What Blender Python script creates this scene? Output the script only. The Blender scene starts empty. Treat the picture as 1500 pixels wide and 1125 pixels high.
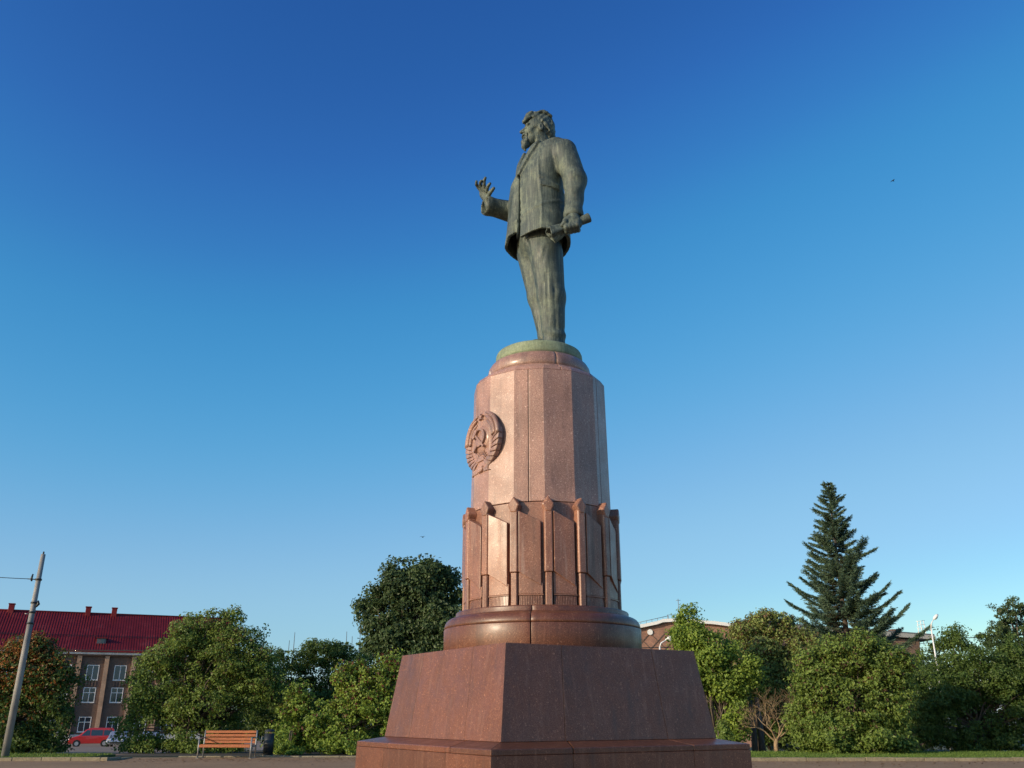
import bpy, math, random
import numpy as np
from mathutils import Vector, Matrix

# ------------------------------------------------------------------ camera, world, sun, exposure
SC = bpy.context.scene
F_PX, PITCH, EYE = 1294.2, math.radians(20.49), 1.5
cam_d = bpy.data.cameras.new('camera')
cam_d.sensor_fit = 'HORIZONTAL'; cam_d.sensor_width = 36.0
cam_d.lens = 36.0 * F_PX / 1500.0
cam_d.clip_start = 0.1; cam_d.clip_end = 4000
cam = bpy.data.objects.new('camera', cam_d)
SC.collection.objects.link(cam)
cam.location = (0, 0, EYE); cam.rotation_euler = (math.radians(90) + PITCH, 0, 0)
SC.camera = cam

SKY_RESP = (((.093, .022), (.115, .034), (.147, .055), (.347, .262), (.55, .37)), ((.165, .112), (.215, .200), (.255, .282), (.52, .515), (.75, .67)), ((.293, .381), (.355, .50), (.435, .61), (.615, .742), (.85, .86)))
SUN_AZ, SUN_EL = math.radians(237.0), math.radians(16.0)     # compass style: 0 = +Y, clockwise
w = bpy.data.worlds.new("World"); SC.world = w; w.use_nodes = True
wn = w.node_tree; wn.nodes.clear()
sky = wn.nodes.new('ShaderNodeTexSky'); sky.sky_type = 'NISHITA'; sky.sun_disc = False
sky.sun_elevation = SUN_EL; sky.sun_rotation = SUN_AZ
sky.air_density = 1.0; sky.dust_density = 0.6; sky.ozone_density = 2.2; sky.altitude = 20
bg = wn.nodes.new('ShaderNodeBackground'); bg.inputs[1].default_value = 0.15
wo = wn.nodes.new('ShaderNodeOutputWorld')
# camera-like colour response of the clear sky (deeper blue overhead)
mul = wn.nodes.new('ShaderNodeVectorMath'); mul.operation = 'SCALE'; mul.inputs[3].default_value = 0.15
crv = wn.nodes.new('ShaderNodeRGBCurve'); crv.mapping.extend = 'EXTRAPOLATED'; crv.mapping.clip_max_x = 4; crv.mapping.clip_max_y = 4
for ch, pts in enumerate(SKY_RESP):
    c_ = crv.mapping.curves[ch]
    c_.points[0].location = (0, 0); c_.points[1].location = (1.0, 1.0)
    for p_ in pts: c_.points.new(*p_)
crv.mapping.update()
div = wn.nodes.new('ShaderNodeVectorMath'); div.operation = 'SCALE'; div.inputs[3].default_value = 1/0.15
wn.links.new(sky.outputs[0], mul.inputs[0]); wn.links.new(mul.outputs[0], crv.inputs['Color']); wn.links.new(crv.outputs[0], div.inputs[0])
wn.links.new(div.outputs[0], bg.inputs[0]); wn.links.new(bg.outputs[0], wo.inputs[0])

sun_d = bpy.data.lights.new('sun', 'SUN'); sun_d.energy = 4.2; sun_d.angle = math.radians(0.55)
sun_d.color = (1.0, 0.84, 0.62)
sun = bpy.data.objects.new('sun', sun_d); SC.collection.objects.link(sun)
sdir = Vector((math.sin(SUN_AZ)*math.cos(SUN_EL), math.cos(SUN_AZ)*math.cos(SUN_EL), math.sin(SUN_EL)))
sun.rotation_euler = sdir.to_track_quat('Z', 'Y').to_euler()
sun.location = sdir * 50
SC.view_settings.view_transform = 'Standard'; SC.view_settings.look = 'None'
SC.view_settings.exposure = 0.0; SC.view_settings.gamma = 1.0
SC.view_settings.use_curve_mapping = False
SC.render.engine = 'CYCLES'

# ------------------------------------------------------------------ measuring helpers
CP, SP = math.cos(PITCH), math.sin(PITCH)
def P(px, py, D):
    """point of the place seen at photo pixel (px,py) and D metres in front of the camera"""
    u = (562.5 - py); q = (F_PX*CP - u*SP)
    return Vector(((px-750)/q*D, D, EYE + (F_PX*SP + u*CP)/q*D))
def mpp(py, D):
    q = F_PX*CP - (562.5-py)*SP
    return D/q, (P(0, py-1, D)-P(0, py, D)).z
def G(y):                                   # terrain height
    if y <= 38: return 0.0
    if y >= 115: return -2.1
    return -2.1*(y-38)/77.0
def gpt(px, D):                             # ground point under the pixel column at distance D
    q = P(px, 1046, D); return Vector((q.x, D, G(D)))

# ------------------------------------------------------------------ object helpers
COL = SC.collection
def link(o, parent=None):
    COL.objects.link(o)
    if parent is not None: o.parent = parent
    return o
def tag(o, label=None, cat=None, group=None, kind=None):
    if label: o['label'] = label
    if cat: o['category'] = cat
    if group: o['group'] = group
    if kind: o['kind'] = kind
    return o
def empty(name, loc, rz=0.0, label=None, cat=None, group=None):
    o = bpy.data.objects.new(name, None); o.empty_display_size = 0.3
    COL.objects.link(o); o.location = loc; o.rotation_euler = (0, 0, rz)
    return tag(o, label, cat, group)
class MB:
    def __init__(s): s.v = []; s.f = []; s.sm = []
    def add(s, vs, fs, smooth=False):
        b = len(s.v); s.v += [tuple(p) for p in vs]
        s.f += [tuple(i+b for i in f) for f in fs]; s.sm += [smooth]*len(fs); return s
    def box(s, x0, x1, y0, y1, z0, z1, M=None):
        vs = [Vector(p) for p in ((x0,y0,z0),(x1,y0,z0),(x1,y1,z0),(x0,y1,z0),(x0,y0,z1),(x1,y0,z1),(x1,y1,z1),(x0,y1,z1))]
        return s.hexa(vs, M)
    def hexa(s, vs, M=None):
        if M is not None: vs = [M @ Vector(v) for v in vs]
        return s.add(vs, [(0,3,2,1),(4,5,6,7),(0,1,5,4),(1,2,6,5),(2,3,7,6),(3,0,4,7)])
    def prism(s, pts, axis_pt0, axis_pt1, M=None):
        """pts 2-D (a,b) mapped by functions: axis_pt0/1 give 3-D for near and far face"""
        n = len(pts); vs = [axis_pt0(p) for p in pts] + [axis_pt1(p) for p in pts]
        if M is not None: vs = [M @ Vector(v) for v in vs]
        return s.add(vs, [tuple(range(n)), tuple(range(2*n-1, n-1, -1))] + [((i+1) % n, i, n+i, n+(i+1) % n) for i in range(n)])
    def tube(s, pts, rad, n=8, cap=True, smooth=True):
        pts = [Vector(p) for p in pts]
        if not hasattr(rad, '__len__'): rad = [rad]*len(pts)
        b = len(s.v); prev = None
        for i, p in enumerate(pts):
            d = (pts[min(i+1, len(pts)-1)] - pts[max(i-1, 0)]).normalized()
            if prev is None:
                a = Vector((0,0,1)) if abs(d.z) < 0.9 else Vector((1,0,0))
                u = d.cross(a).normalized()
            else:
                u = (prev - d*prev.dot(d)).normalized()
            prev = u; vv = d.cross(u)
            for k in range(n):
                t = 2*math.pi*k/n
                s.v.append(tuple(p + (u*math.cos(t) + vv*math.sin(t))*rad[i]))
        for i in range(len(pts)-1):
            for k in range(n):
                k2 = (k+1) % n
                s.f.append((b+i*n+k, b+i*n+k2, b+(i+1)*n+k2, b+(i+1)*n+k)); s.sm.append(smooth)
        if cap:
            s.f.append(tuple(b+k for k in range(n-1, -1, -1))); s.sm.append(False)
            e = b+(len(pts)-1)*n; s.f.append(tuple(e+k for k in range(n))); s.sm.append(False)
        return s
    def sector(s, prof, angs, smooth=True):
        """solid of revolution: closed profile [(r,z)], angles list in radians; end caps"""
        b = len(s.v); n = len(prof)
        for a in angs:
            for r, z in prof: s.v.append((r*math.cos(a), r*math.sin(a), z))
        full = abs(abs(angs[-1]-angs[0]) - 2*math.pi) < 1e-6
        for i in range(len(angs)-1):
            for k in range(n):
                k2 = (k+1) % n
                s.f.append((b+i*n+k, b+(i+1)*n+k, b+(i+1)*n+k2, b+i*n+k2)); s.sm.append(smooth)
        if full:
            last = b+(len(angs)-1)*n
            s.f = [tuple((i-last+b) if i >= last else i for i in f) for f in s.f]; s.v = s.v[:last]
            return s
        s.f.append(tuple(b+k for k in range(n))); s.sm.append(False)
        e = b+(len(angs)-1)*n
        s.f.append(tuple(e+k for k in range(n-1, -1, -1))); s.sm.append(False)
        return s
    def build(s, name, mat, parent=None, bevel=0.0, seg=1, fix=True):
        me = bpy.data.meshes.new(name); me.from_pydata(s.v, [], s.f)
        me.polygons.foreach_set('use_smooth', s.sm); me.materials.append(mat)
        if fix:
            import bmesh
            bm = bmesh.new(); bm.from_mesh(me); bmesh.ops.recalc_face_normals(bm, faces=bm.faces); bm.to_mesh(me); bm.free()
        me.update()
        o = bpy.data.objects.new(name, me); link(o, parent)
        if bevel:
            m = o.modifiers.new('bevel', 'BEVEL'); m.width = bevel; m.segments = seg; m.limit_method = 'ANGLE'; m.angle_limit = math.radians(28)
            m.harden_normals = False
        return o
def mesh_np(name, V, Fq, mat, parent=None, smooth=True):
    me = bpy.data.meshes.new(name)
    nv, nf, k = len(V), len(Fq), Fq.shape[1]
    me.vertices.add(nv); me.vertices.foreach_set('co', np.asarray(V, np.float32).ravel())
    me.loops.add(nf*k); me.loops.foreach_set('vertex_index', np.asarray(Fq, np.int32).ravel())
    me.polygons.add(nf); me.polygons.foreach_set('loop_start', np.arange(nf, dtype=np.int32)*k)
    me.polygons.foreach_set('use_smooth', np.full(nf, smooth, bool))
    me.update(calc_edges=True); me.validate()
    me.materials.append(mat)
    o = bpy.data.objects.new(name, me); return link(o, parent)
def dup_tree(o, parent=None):
    c = o.copy(); COL.objects.link(c)
    if parent is not None: c.parent = parent
    for ch in list(o.children): dup_tree(ch, c)
    return c

# ------------------------------------------------------------------ materials
def nt(m): return m.node_tree.nodes, m.node_tree.links
def mat(name, col, rough=0.6, metal=0.0, spec=0.5):
    m = bpy.data.materials.new(name); m.use_nodes = True
    b = m.node_tree.nodes['Principled BSDF']
    b.inputs['Base Color'].default_value = (*col, 1); b.inputs['Roughness'].default_value = rough
    b.inputs['Metallic'].default_value = metal; b.inputs['Specular IOR Level'].default_value = spec
    return m
def coords(m, kind='Object', scale=(1,1,1)):
    N, L = nt(m); t = N.new('ShaderNodeTexCoord'); mp = N.new('ShaderNodeMapping'); mp.inputs['Scale'].default_value = scale
    L.new(t.outputs[kind], mp.inputs[0]); return mp.outputs[0]
def geo_pos(m, scale=(1,1,1)):
    N, L = nt(m); t = N.new('ShaderNodeNewGeometry'); mp = N.new('ShaderNodeMapping'); mp.inputs['Scale'].default_value = scale
    L.new(t.outputs['Position'], mp.inputs[0]); return mp.outputs[0]
def noise(m, vec, scale, detail=4, rough=0.55, dist=0.0):
    N, L = nt(m); n = N.new('ShaderNodeTexNoise'); n.inputs['Scale'].default_value = scale
    n.inputs['Detail'].default_value = detail; n.inputs['Roughness'].default_value = rough; n.inputs['Distortion'].default_value = dist
    L.new(vec, n.inputs['Vector']); return n.outputs['Fac']
def ramp(m, fac, stops):
    N, L = nt(m); r = N.new('ShaderNodeValToRGB'); e = r.color_ramp.elements
    while len(e) < len(stops): e.new(0.5)
    for k, (p, c) in enumerate(stops):
        e[k].position = p; e[k].color = (*c, 1) if len(c) == 3 else c
    L.new(fac, r.inputs[0]); return r.outputs[0]
def g3(v): return (v, v, v)
def mix(m, fac, a, b, mode='MIX'):
    N, L = nt(m); x = N.new('ShaderNodeMix'); x.data_type = 'RGBA'; x.blend_type = mode
    for s, v in ((0, fac), (6, a), (7, b)):
        if isinstance(v, (int, float)): x.inputs[s].default_value = v
        elif isinstance(v, tuple): x.inputs[s].default_value = (*v, 1)
        else: L.new(v, x.inputs[s])
    return x.outputs[2]
def bump(m, h, strength=0.3, dist=0.02):
    N, L = nt(m); b = N.new('ShaderNodeBump'); b.inputs['Strength'].default_value = strength; b.inputs['Distance'].default_value = dist
    L.new(h, b.inputs['Height']); return b.outputs[0]
def setp(m, **kw):
    N, L = nt(m); b = N['Principled BSDF']
    for k, v in kw.items(): L.new(v, b.inputs[k.replace('_', ' ')])

def granite(name, dark, light, rough, tone_amt=0.35, streak=(0.40, 0.28, 0.23), coat=0.45):
    m = mat(name, dark, rough)
    p = geo_pos(m)
    N, L = nt(m)
    oi = N.new('ShaderNodeObjectInfo')
    fine = noise(m, p, 95, 3, 0.8); mid = noise(m, p, 38, 2, 0.7)
    c = ramp(m, fine, [(0.36, tuple(x*0.55 for x in dark)), (0.5, dark), (0.60, tuple((a+b)/2 for a, b in zip(dark, light))), (0.68, light)])
    sp = ramp(m, mid, [(0.62, g3(0)), (0.70, g3(1))])
    c = mix(m, sp, c, tuple(min(1, x*1.35) for x in light))
    big = noise(m, p, 1.3, 5, 0.6)
    tone = ramp(m, big, [(0.3, g3(1-tone_amt)), (0.7, g3(1+tone_amt*0.4))])
    c = mix(m, 1.0, c, tone, 'MULTIPLY')
    rnd = ramp(m, oi.outputs['Random'], [(0, (0.78, 0.79, 0.82)), (1, (1.14, 1.09, 1.05))])
    c = mix(m, 1.0, c, rnd, 'MULTIPLY')
    # weather streaks running down
    st = noise(m, geo_pos(m, (7, 7, 0.55)), 1.6, 5, 0.65)
    sm_ = ramp(m, st, [(0.54, g3(0)), (0.70, g3(0.5))])
    c = mix(m, sm_, c, streak)
    dk = noise(m, geo_pos(m, (5, 5, 0.8)), 1.1, 5, 0.6)
    c = mix(m, ramp(m, dk, [(0.54, g3(0)), (0.74, g3(0.55))]), c, (0.055, 0.028, 0.022))
    r = ramp(m, noise(m, p, 3.2, 6, 0.7), [(0.3, g3(rough-0.1)), (0.7, g3(rough+0.16))])
    setp(m, Base_Color=c, Roughness=r, Normal=bump(m, mix(m, 0.3, fine, big), 0.10, 0.01))
    b_ = m.node_tree.nodes['Principled BSDF']; b_.inputs['Coat Weight'].default_value = coat; b_.inputs['Coat Roughness'].default_value = 0.24
    return m
M = {}
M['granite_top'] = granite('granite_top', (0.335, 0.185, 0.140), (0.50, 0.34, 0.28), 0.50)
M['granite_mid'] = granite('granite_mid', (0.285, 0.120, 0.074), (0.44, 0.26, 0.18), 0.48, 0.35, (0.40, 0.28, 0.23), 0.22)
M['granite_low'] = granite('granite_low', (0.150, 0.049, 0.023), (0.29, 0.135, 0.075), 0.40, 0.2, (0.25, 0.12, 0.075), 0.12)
M['joint'] = mat('joint', (0.035, 0.025, 0.022), 0.9)

def bronze(name, dark, mid, pale, metal=0.12, rough=0.60, pale_at=(0.52, 0.72)):
    m = mat(name, mid, rough, metal)
    st = noise(m, geo_pos(m, (20, 20, 1.0)), 1.6, 6, 0.8)
    sp = noise(m, geo_pos(m), 3.2, 6, 0.65)
    fi = noise(m, geo_pos(m), 40, 3, 0.7)
    c = ramp(m, st, [(0.38, dark), (0.52, mid), (0.66, pale)])
    c2 = ramp(m, sp, [(0.40, dark), (0.54, mid), (0.70, pale)])
    c = mix(m, 0.5, c, c2)
    c = mix(m, 1.0, c, ramp(m, fi, [(0.3, g3(0.72)), (0.7, g3(1.2))]), 'MULTIPLY')
    rust = ramp(m, noise(m, geo_pos(m, (5, 5, 1)), 2.3, 4, 0.6), [(0.66, g3(0)), (0.75, g3(0.3))])
    c = mix(m, rust, c, (0.16, 0.115, 0.075))
    r = ramp(m, sp, [(0.3, g3(rough-0.10)), (0.75, g3(rough+0.22))])
    setp(m, Base_Color=c, Roughness=r, Normal=bump(m, mix(m, 0.5, fi, st), 0.22, 0.02))
    return m
M['bronze'] = bronze('bronze', (0.024, 0.036, 0.036), (0.085, 0.108, 0.094), (0.27, 0.31, 0.225))
M['bronze_plinth'] = bronze('bronze_plinth', (0.15, 0.17, 0.11), (0.24, 0.29, 0.18), (0.36, 0.40, 0.28), 0.1, 0.7)

def leafmat(name, transl=0.35):
    m = bpy.data.materials.new(name); m.use_nodes = True; N, L = nt(m); N.clear()
    at = N.new('ShaderNodeAttribute'); at.attribute_name = 'leafcol'
    d = N.new('ShaderNodeBsdfPrincipled'); d.inputs['Roughness'].default_value = 0.5; d.inputs['Specular IOR Level'].default_value = 0.35
    t = N.new('ShaderNodeBsdfTranslucent'); mx = N.new('ShaderNodeMixShader'); mx.inputs[0].default_value = transl
    o = N.new('ShaderNodeOutputMaterial')
    hs = N.new('ShaderNodeHueSaturation'); hs.inputs['Hue'].default_value = 0.485; hs.inputs['Value'].default_value = 1.15
    L.new(at.outputs['Color'], d.inputs['Base Color']); L.new(at.outputs['Color'], hs.inputs['Color']); L.new(hs.outputs[0], t.inputs['Color'])
    L.new(d.outputs[0], mx.inputs[1]); L.new(t.outputs[0], mx.inputs[2]); L.new(mx.outputs[0], o.inputs[0])
    return m
M['leaf'] = leafmat('leaf', 0.38)
M['needle'] = leafmat('needle', 0.15)
def bark(name, c):
    m = mat(name, c, 0.85)
    n = noise(m, geo_pos(m, (6, 6, 1.2)), 3, 6, 0.7)
    setp(m, Base_Color=ramp(m, n, [(0.3, tuple(x*0.5 for x in c)), (0.7, tuple(x*1.4 for x in c))]), Normal=bump(m, n, 0.6, 0.03))
    return m
M['bark'] = bark('bark', (0.10, 0.075, 0.055)); M['dead_wood'] = bark('dead_wood', (0.30, 0.21, 0.12))
M['grey_bark'] = bark('grey_bark', (0.16, 0.14, 0.12))

def ground_mat(name, a, b, sc=2.0, fine=60, rough=0.9, bs=0.4):
    m = mat(name, a, rough)
    n1 = noise(m, geo_pos(m), sc*0.25, 6, 0.6); n2 = noise(m, geo_pos(m), fine*0.2, 4, 0.7); n3 = noise(m, geo_pos(m), fine, 2, 0.7)
    c = ramp(m, n1, [(0.35, a), (0.68, b)])
    c = mix(m, 1.0, c, ramp(m, n2, [(0.3, g3(0.75)), (0.7, g3(1.2))]), 'MULTIPLY')
    c = mix(m, 1.0, c, ramp(m, n3, [(0.3, g3(0.8)), (0.7, g3(1.2))]), 'MULTIPLY')
    setp(m, Base_Color=c, Normal=bump(m, n3, bs, 0.01)); return m
M['paving'] = ground_mat('paving', (0.285, 0.165, 0.078), (0.35, 0.205, 0.10))
M['asphalt'] = ground_mat('asphalt', (0.20, 0.135, 0.095), (0.27, 0.185, 0.13), 1.2)
M['soil'] = ground_mat('soil', (0.05, 0.04, 0.028), (0.09, 0.075, 0.05))
M['turf'] = ground_mat('turf', (0.055, 0.085, 0.02), (0.09, 0.13, 0.03), 3)
M['land'] = ground_mat('land', (0.06, 0.075, 0.03), (0.10, 0.10, 0.05), 0.3)
M['kerb'] = ground_mat('kerb', (0.20, 0.165, 0.105), (0.30, 0.25, 0.17), 6)
M['concrete'] = None
m = mat('concrete_pole', (0.36, 0.34, 0.31), 0.75)
c = ramp(m, noise(m, geo_pos(m, (1, 1, 0.45)), 2.2, 5, 0.6), [(0.35, (0.15, 0.15, 0.15)), (0.62, (0.30, 0.29, 0.27)), (0.8, (0.42, 0.40, 0.36))])  # blotchy concrete tone, darkened to stand in for dappled tree shade
setp(m, Base_Color=c, Normal=bump(m, noise(m, geo_pos(m), 60, 3), 0.2, 0.01)); M['pole'] = m
M['steel'] = mat('steel', (0.28, 0.28, 0.275), 0.5, 0.5)
M['dark_metal'] = mat('dark_metal', (0.035, 0.04, 0.042), 0.45, 0.4)
M['white_paint'] = mat('white_paint', (0.80, 0.79, 0.76), 0.5)
M['plaster'] = ground_mat('plaster', (0.55, 0.53, 0.50), (0.66, 0.64, 0.60), 0.6, 8)
m = mat('bench_wood', (0.38, 0.12, 0.04), 0.5)
n = noise(m, geo_pos(m, (1.2, 14, 14)), 3, 4)
setp(m, Base_Color=ramp(m, n, [(0.3, (0.27, 0.075, 0.025)), (0.7, (0.46, 0.15, 0.05))])); M['bench_wood'] = m
def brick(name, c1, c2, mortar):
    m = mat(name, c1, 0.85); N, L = nt(m)
    b = N.new('ShaderNodeTexBrick'); b.inputs['Color1'].default_value = (*c1, 1); b.inputs['Color2'].default_value = (*c2, 1)
    b.inputs['Mortar'].default_value = (*mortar, 1); b.inputs['Scale'].default_value = 1.0
    b.inputs['Brick Width'].default_value = 0.25; b.inputs['Row Height'].default_value = 0.085; b.inputs['Mortar Size'].default_value = 0.012
    t = N.new('ShaderNodeTexCoord'); s = N.new('ShaderNodeSeparateXYZ'); a = N.new('ShaderNodeMath'); a.operation = 'ADD'; cb = N.new('ShaderNodeCombineXYZ')
    L.new(t.outputs['Object'], s.inputs[0]); L.new(s.outputs[0], a.inputs[0]); L.new(s.outputs[1], a.inputs[1])
    L.new(a.outputs[0], cb.inputs[0]); L.new(s.outputs[2], cb.inputs[1]); L.new(cb.outputs[0], b.inputs[0])
    n = noise(m, t.outputs['Object'], 0.7, 5, 0.65)
    c = mix(m, 1.0, b.outputs[0], ramp(m, n, [(0.3, g3(0.7)), (0.7, g3(1.25))]), 'MULTIPLY')
    setp(m, Base_Color=c, Normal=bump(m, b.outputs[1], -0.3, 0.01)); return m
M['brick_brown'] = brick('brick_brown', (0.105, 0.062, 0.045), (0.155, 0.09, 0.062), (0.14, 0.11, 0.09))
M['brick_tan'] = brick('brick_tan', (0.42, 0.23, 0.13), (0.52, 0.30, 0.18), (0.40, 0.30, 0.22))
M['brick_red'] = brick('brick_red', (0.27, 0.115, 0.075), (0.34, 0.16, 0.10), (0.26, 0.20, 0.16))
m = mat('roof_red', (0.30, 0.018, 0.018), 0.6, 0.0, 0.25)
setp(m, Base_Color=ramp(m, noise(m, geo_pos(m), 0.5, 5), [(0.3, (0.17, 0.014, 0.017)), (0.55, (0.21, 0.019, 0.022)), (0.7, (0.25, 0.040, 0.04))])); M['roof_red'] = m
M['roof_grey'] = mat('roof_grey', (0.10, 0.11, 0.12), 0.6)
M['glass'] = mat('window_glass', (0.03, 0.04, 0.05), 0.06, 0.0, 0.9)
M['curtain'] = mat('curtain', (0.35, 0.42, 0.42), 0.8)
M['red_paint'] = mat('red_paint', (0.52, 0.022, 0.018), 0.25); M['red_paint'].node_tree.nodes['Principled BSDF'].inputs['Coat Weight'].default_value = 0.6
M['silver_paint'] = mat('silver_paint', (0.50, 0.51, 0.53), 0.28, 0.6)
M['dark_paint'] = mat('dark_paint', (0.02, 0.035, 0.05), 0.25)
M['rubber'] = mat('rubber', (0.02, 0.02, 0.02), 0.8)
M['lamp_lens'] = mat('lamp_lens', (0.65, 0.66, 0.66), 0.15)
M['bird'] = mat('bird_feathers', (0.03, 0.03, 0.033), 0.7)
M['bird_grey'] = mat('pigeon_feathers', (0.12, 0.12, 0.135), 0.7)
M['cable'] = mat('cable', (0.03, 0.03, 0.03), 0.6)

# ================================================================== GROUND
def sheet(name, x0, x1, ys, m, dz, kind='structure'):
    mb = MB()
    for a, b in zip(ys[:-1], ys[1:]):
        mb.add([(x0, a, G(a)+dz), (x1, a, G(a)+dz), (x1, b, G(b)+dz), (x0, b, G(b)+dz)], [(0, 1, 2, 3)])
    o = mb.build(name, m); return tag(o, kind=kind)
sheet('ground', -1500, 1500, [-600, 38, 115, 3000], M['land'], 0)
sheet('plaza_paving', -60, 60, [-40, 35.2], M['paving'], 0.008)
sheet('planting_bed', -15.2, 40, [36.2, 38, 60], M['soil'], 0.012)
sheet('parking_asphalt', -140, -15.3, [35.2, 38, 115, 136], M['asphalt'], 0.010)

# ================================================================== MONUMENT PEDESTAL
AX, AY = 0.4618, 14.0
ped = empty('monument_pedestal', (AX, AY, 0), 0, 'tall faceted red granite pedestal carrying the bronze statue, with stone banners and a relief emblem', 'monument pedestal')
CAMA = math.degrees(math.atan2(-AY, -AX))          # direction from the axis to the camera
def A(t): return math.radians(CAMA + t)            # t = degrees to the right of the camera direction
zc = lambda z: z + EYE
TH = math.radians(-13.917)
def corner(a, k):                                   # k-th corner of the square in plan
    t = math.radians(-90 + 90*k) + TH
    return Vector((a*math.cos(t), a*math.sin(t), 0))
def square_pt(a, u, v):                             # u,v in [-1,1] over the square
    c0, c1, c2, c3 = [corner(a, k) for k in range(4)]
    s, t = (u+1)/2, (v+1)/2
    return c0*(1-s)*(1-t) + c1*s*(1-t) + c2*s*t + c3*(1-s)*t
def square_blocks(name, a0, z0, a1, z1, cuts, m, gap, jit):
    rnd = random.Random(5)
    for i in range(3):
        for j in range(3):
            if i == 1 and j == 1: continue
            vs = []
            for (a, z, top) in ((a0, z0, 0), (a1, z1, 1)):
                g = gap/a
                for (ii, jj) in ((0,0),(1,0),(1,1),(0,1)):
                    u = cuts[i+ii]; v = cuts[j+jj]
                    if abs(u) < 1: u += g*(1 if ii == 0 else -1)
                    if abs(v) < 1: v += g*(1 if jj == 0 else -1)
                    q = square_pt(a, u, v); vs.append(Vector((q.x, q.y, z)))
            d = Vector((rnd.uniform(-jit, jit), rnd.uniform(-jit, jit), 0))
            MB().hexa([v+d for v in vs]).build(name, m, ped, bevel=0.002, seg=1)
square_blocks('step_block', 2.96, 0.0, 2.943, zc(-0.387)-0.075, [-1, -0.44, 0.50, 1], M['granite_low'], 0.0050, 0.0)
# sloping top slabs of the step (four mitred-free strips in 3x3 pieces)
def slope_blocks():
    a_, zt, zi = 2.943, zc(-0.387), zc(-0.3155); q_ = 0.83; seg = [-1, -0.44, 0.50, 1]
    for k in range(4):
        c0, c1 = corner(a_, k), corner(a_, (k+1) % 4)
        for i in range(3):
            s0, s1 = (seg[i]+1)/2, (seg[i+1]+1)/2; g = 0.0012
            s0 += g*(i > 0); s1 -= g*(i < 2)
            p0, p1 = c0.lerp(c1, s0), c0.lerp(c1, s1); vs = []
            for (zo, zn) in ((zt-0.073, zt-0.073), (zt, zi)):
                vs += [Vector((p0.x, p0.y, zo)), Vector((p1.x, p1.y, zo)), Vector((p1.x*q_, p1.y*q_, zn)), Vector((p0.x*q_, p0.y*q_, zn))]
            MB().hexa(vs).build('step_slab', M['granite_low'], ped, bevel=0.010, seg=2)
slope_blocks()
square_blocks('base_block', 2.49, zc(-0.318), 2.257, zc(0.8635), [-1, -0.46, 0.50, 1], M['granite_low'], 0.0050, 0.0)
# inner core that closes the joints
MB().hexa([(*corner(2.462, k).xy, zc(-0.316)) for k in range(4)] + [(*corner(2.232, k).xy, zc(0.84)) for k in range(4)]).build('core', M['joint'], ped)
MB().hexa([(*corner(2.925, k).xy, 0.02) for k in range(4)] + [(*corner(2.915, k).xy, zc(-0.387)-0.085) for k in range(4)]).build('core', M['joint'], ped)

def arc(t0, t1, step=3.0):
    n = max(1, int(round((t1-t0)/step))); return [A(t0 + (t1-t0)*i/n) for i in range(n+1)]
# round drum base with cushion moulding, four stones each
cyl = [(1.0, zc(0.866)), (1.50, zc(0.866)), (1.503, zc(1.19)), (1.0, zc(1.19))]
cush = [(1.0, zc(1.194))] + [(1.497 - 0.165*(1-math.cos(t))**1.15, zc(1.194) + 0.165*math.sin(t)) for t in [i*math.pi/2/7 for i in range(8)]] + \
       [(1.326, zc(1.364)), (1.326, zc(1.425)), (1.315, zc(1.440)), (1.0, zc(1.440))]
for k in range(4):
    t0 = -6 + 90*k
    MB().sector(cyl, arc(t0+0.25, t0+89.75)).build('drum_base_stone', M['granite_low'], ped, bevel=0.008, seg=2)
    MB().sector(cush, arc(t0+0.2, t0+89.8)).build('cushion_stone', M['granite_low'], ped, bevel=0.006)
MB().sector([(0.02, zc(0.87)), (1.46, zc(0.87)), (1.46, zc(1.15)), (1.28, zc(1.22)), (1.28, zc(1.43)), (0.02, zc(1.43))], arc(0, 360)).build('core', M['joint'], ped)

# fifteen-sided shaft
NF = 15; E0 = 3.2; ST = 24.0
def poly_angles(t0, t1, corners=True):
    ts = [t0]; k = math.ceil((t0-E0)/ST + 1e-6)
    while E0 + ST*k < t1 - 1e-6: ts.append(E0 + ST*k); k += 1
    ts.append(t1); return ts
def poly_r(R, t):
    d = ((t - E0) % ST) - ST/2
    return R*math.cos(math.radians(ST/2))/math.cos(math.radians(d))
def poly_stone(name, t0, t1, Rb, zb, Rt, zt, Ri, m, bevel=0.007):
    ts = poly_angles(t0, t1); vs = []; n = len(ts)
    for (R, z) in ((Ri, zb), (Rb, zb), (Rt, zt), (Ri, zt)):
        for t in ts:
            r = R if R == Ri else poly_r(R, t)
            vs.append((r*math.cos(A(t)), r*math.sin(A(t)), z))
    fs = []
    for q in range(4):
        q2 = (q+1) % 4
        for i in range(n-1): fs.append((q*n+i, q*n+i+1, q2*n+i+1, q2*n+i))
    fs += [(0, n, 2*n, 3*n), (n-1, 4*n-1, 3*n-1, 2*n-1)]
    return MB().add(vs, fs).build(name, m, ped, bevel=bevel, seg=2)
cuts = [-9.2, 57.5, 129, 205, 279.5, 350.8]
for a, b in zip(cuts[:-1], cuts[1:]):
    poly_stone('shaft_stone', a+0.25, b-0.25, 1.133, zc(2.965), 1.105, zc(5.085), 0.80, M['granite_top'])
    poly_stone('banner_wall_stone', a+0.3+12, b-0.3+12, 1.135, zc(1.442), 1.133, zc(2.955), 0.80, M['granite_mid'])
MB().sector([(0.02, zc(1.40)), (1.07, zc(1.40)), (1.04, zc(5.0)), (0.02, zc(5.0))], arc(0, 360, 6)).build('core', M['joint'], ped)
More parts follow.
